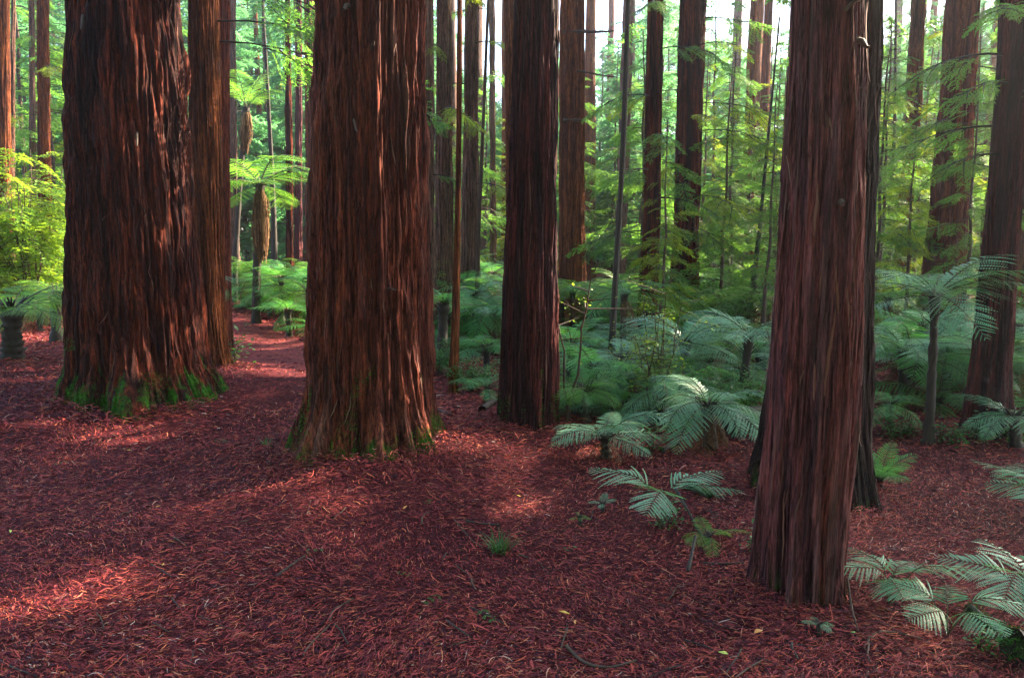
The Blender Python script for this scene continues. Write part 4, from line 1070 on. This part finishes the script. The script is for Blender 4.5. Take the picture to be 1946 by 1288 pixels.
def shade_canopy():  # unseen leaf clumps, placed by where their shadows fall on the ground
    g = np.random.RandomState(33); a = Acc(); c = 0
    n = 14000
    gx_ = g.uniform(-17, 17, n); gy_ = g.uniform(-3, 24, n)
    hh = g.uniform(8.5, 20, n)
    for x, y, h in zip(gx_, gy_, hh):
        s = g.uniform(.55, 1.0)
        # fewer added clumps at the back to let sun in, plus noise gaps
        dens = 1.0-.90*float(smooth(11.5, 15, y))-.75*float(smooth(-7.5, -10, x)*smooth(7, 10, y))
        if perlin(np.array([x*.4+30]), np.array([y*.4+30]), 256, 8)[0] > .40 and x < 1.5: dens *= .5
        if y < 2.2 or abs(x) > y*.74+1.6: dens *= .12
        if g.rand() > dens: continue
        p = np.array([x, y]); blocked = False
        for P0, P1, r in LIT:
            dseg = P1-P0; L2 = dseg@dseg+1e-9; t = np.clip((p-P0)@dseg/L2, 0, 1)
            if np.linalg.norm(p-P0-dseg*t) < r+s*.30: blocked = True; break
        if blocked: continue
        pos = np.array([x, y, 0])+SUN*(h/SUN[2])
        az = g.uniform(0, 2*PI)
        Vs, F_, t_, _ = SPRK[g.randint(3)]
        Rm = rotmat(g.randn()*.5, g.randn()*.5, az)
        a.add(((Vs-[.5, 0, 0])@Rm.T)*s+pos, F_, t_); c += 1
    for _ in range(90):  # extra clumps added to close a stray sun patch
        h = g.uniform(9, 16); Vs, F_, t_, _s = SPRK[g.randint(3)]
        a.add(((Vs-[.5, 0, 0])@rotmat(g.randn()*.5, g.randn()*.5, g.uniform(0, 2*PI)).T)+np.array([g.uniform(3.2, 4.8), g.uniform(5.0, 6.8), 0])+SUN*(h/SUN[2]), F_, t_)
    for _ in range(3200):  # unseen clumps behind the camera, added to darken the trunk fronts
        x, y, h = g.uniform(-30, 30), g.uniform(-28, 1.0), g.uniform(3.5, 20)
        if y > -7 and h < 8: continue
        if y > -4 and abs(x) < 9: continue
        Vs, F_, t_, _s = SPRC[g.randint(4)]
        a.add(((Vs-[.5, 0, 0])@rotmat(g.randn()*.5, g.randn()*.5, g.uniform(0, 2*PI)).T)*g.uniform(1.8, 3.2)+[x, y, h], F_, t_)
    return a.mesh('shade_canopy', M['needles'], sm=False)
o = link('added_shade_canopy', shade_canopy()); o['kind'] = 'stuff'; o['label'] = 'unseen needle clumps added overhead to shade the floor and leave sun patches'

def far_wood():
    g = np.random.RandomState(44); a = Acc()
    for _ in range(4200):
        px = g.uniform(-250, 2200); Y = g.uniform(58, 95)
        top = env(px)+70; p0 = at(px, top, Y)[2]
        z = g.uniform(0, 1)**.8*max(p0, 2.5)
        x = (px-973)/FPX*Y; s = g.uniform(2.0, 4.2)
        Vs, F_, t_, _ = SPRC[g.randint(4)]
        Rm = rotmat(g.randn()*.6, g.randn()*.6, g.uniform(0, 2*PI))
        a.add(((Vs-[.5, 0, 0])@Rm.T)*s+[x, Y, z], F_, t_)
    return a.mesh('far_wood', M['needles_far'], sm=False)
o = link('distant_forest', far_wood()); o['kind'] = 'stuff'; o['label'] = 'hazy far-off wood behind all trunks'

# ------------------------------------------------------------------ haze
HZ = 0.0011
bx_ = np.array([(x, y, z) for z in (-3.0, 34.0) for y in (-64, 166) for x in (-166, 166)], float)
bf = np.array([[0, 2, 3, 1], [4, 5, 7, 6], [0, 1, 5, 4], [2, 6, 7, 3], [0, 4, 6, 2], [1, 3, 7, 5]])
m, nt, out = mat('haze')
v = N(nt, 'VolumePrincipled', Density=HZ, Anisotropy=.72); v.inputs['Color'].default_value = (.86, .9, 1, 1)
nt.links.new(v.outputs[0], out.inputs['Volume'])
if HZ:
    o = link('haze', mesh('haze', bx_, bf, m, smooth_=False)); o['kind'] = 'stuff'

# ------------------------------------------------------------------ light, sky, camera
w = bpy.data.worlds.new('World'); sc.world = w; w.use_nodes = True
nt = w.node_tree
sk = nt.nodes.new('ShaderNodeTexSky'); sk.sky_type = 'NISHITA'; sk.sun_disc = False
sk.sun_elevation = SUN_EL; sk.sun_rotation = SUN_AZ; sk.dust_density = 1.5
bg = nt.nodes['Background']; nt.links.new(sk.outputs[0], bg.inputs[0]); bg.inputs[1].default_value = .095
L = bpy.data.lights.new('sun', 'SUN'); L.energy = 5.0; L.angle = R(.5); L.color = (1, .82, .58)
so = bpy.data.objects.new('sun', L); COL.objects.link(so)
so.rotation_euler = Vector(-SUN).to_track_quat('-Z', 'Y').to_euler()

cam = bpy.data.cameras.new('camera'); co = bpy.data.objects.new('camera', cam); COL.objects.link(co)
cam.sensor_width = 36; cam.lens = FPX/1946*36; cam.clip_end = 600; cam.clip_start = .05
co.location = (0, 0, CAMH); co.rotation_euler = (PI/2-PITCH, 0, 0)
sc.camera = co
vs = sc.view_settings; vs.view_transform = 'Standard'; vs.look = 'None'; vs.gamma = 1; vs.exposure = 3.05
sc.cycles.max_bounces = 6; sc.cycles.diffuse_bounces = 3; sc.cycles.glossy_bounces = 2; sc.cycles.transmission_bounces = 3; sc.cycles.volume_bounces = 0
sc.cycles.use_denoising = True
sc.cycles.sample_clamp_indirect = 6
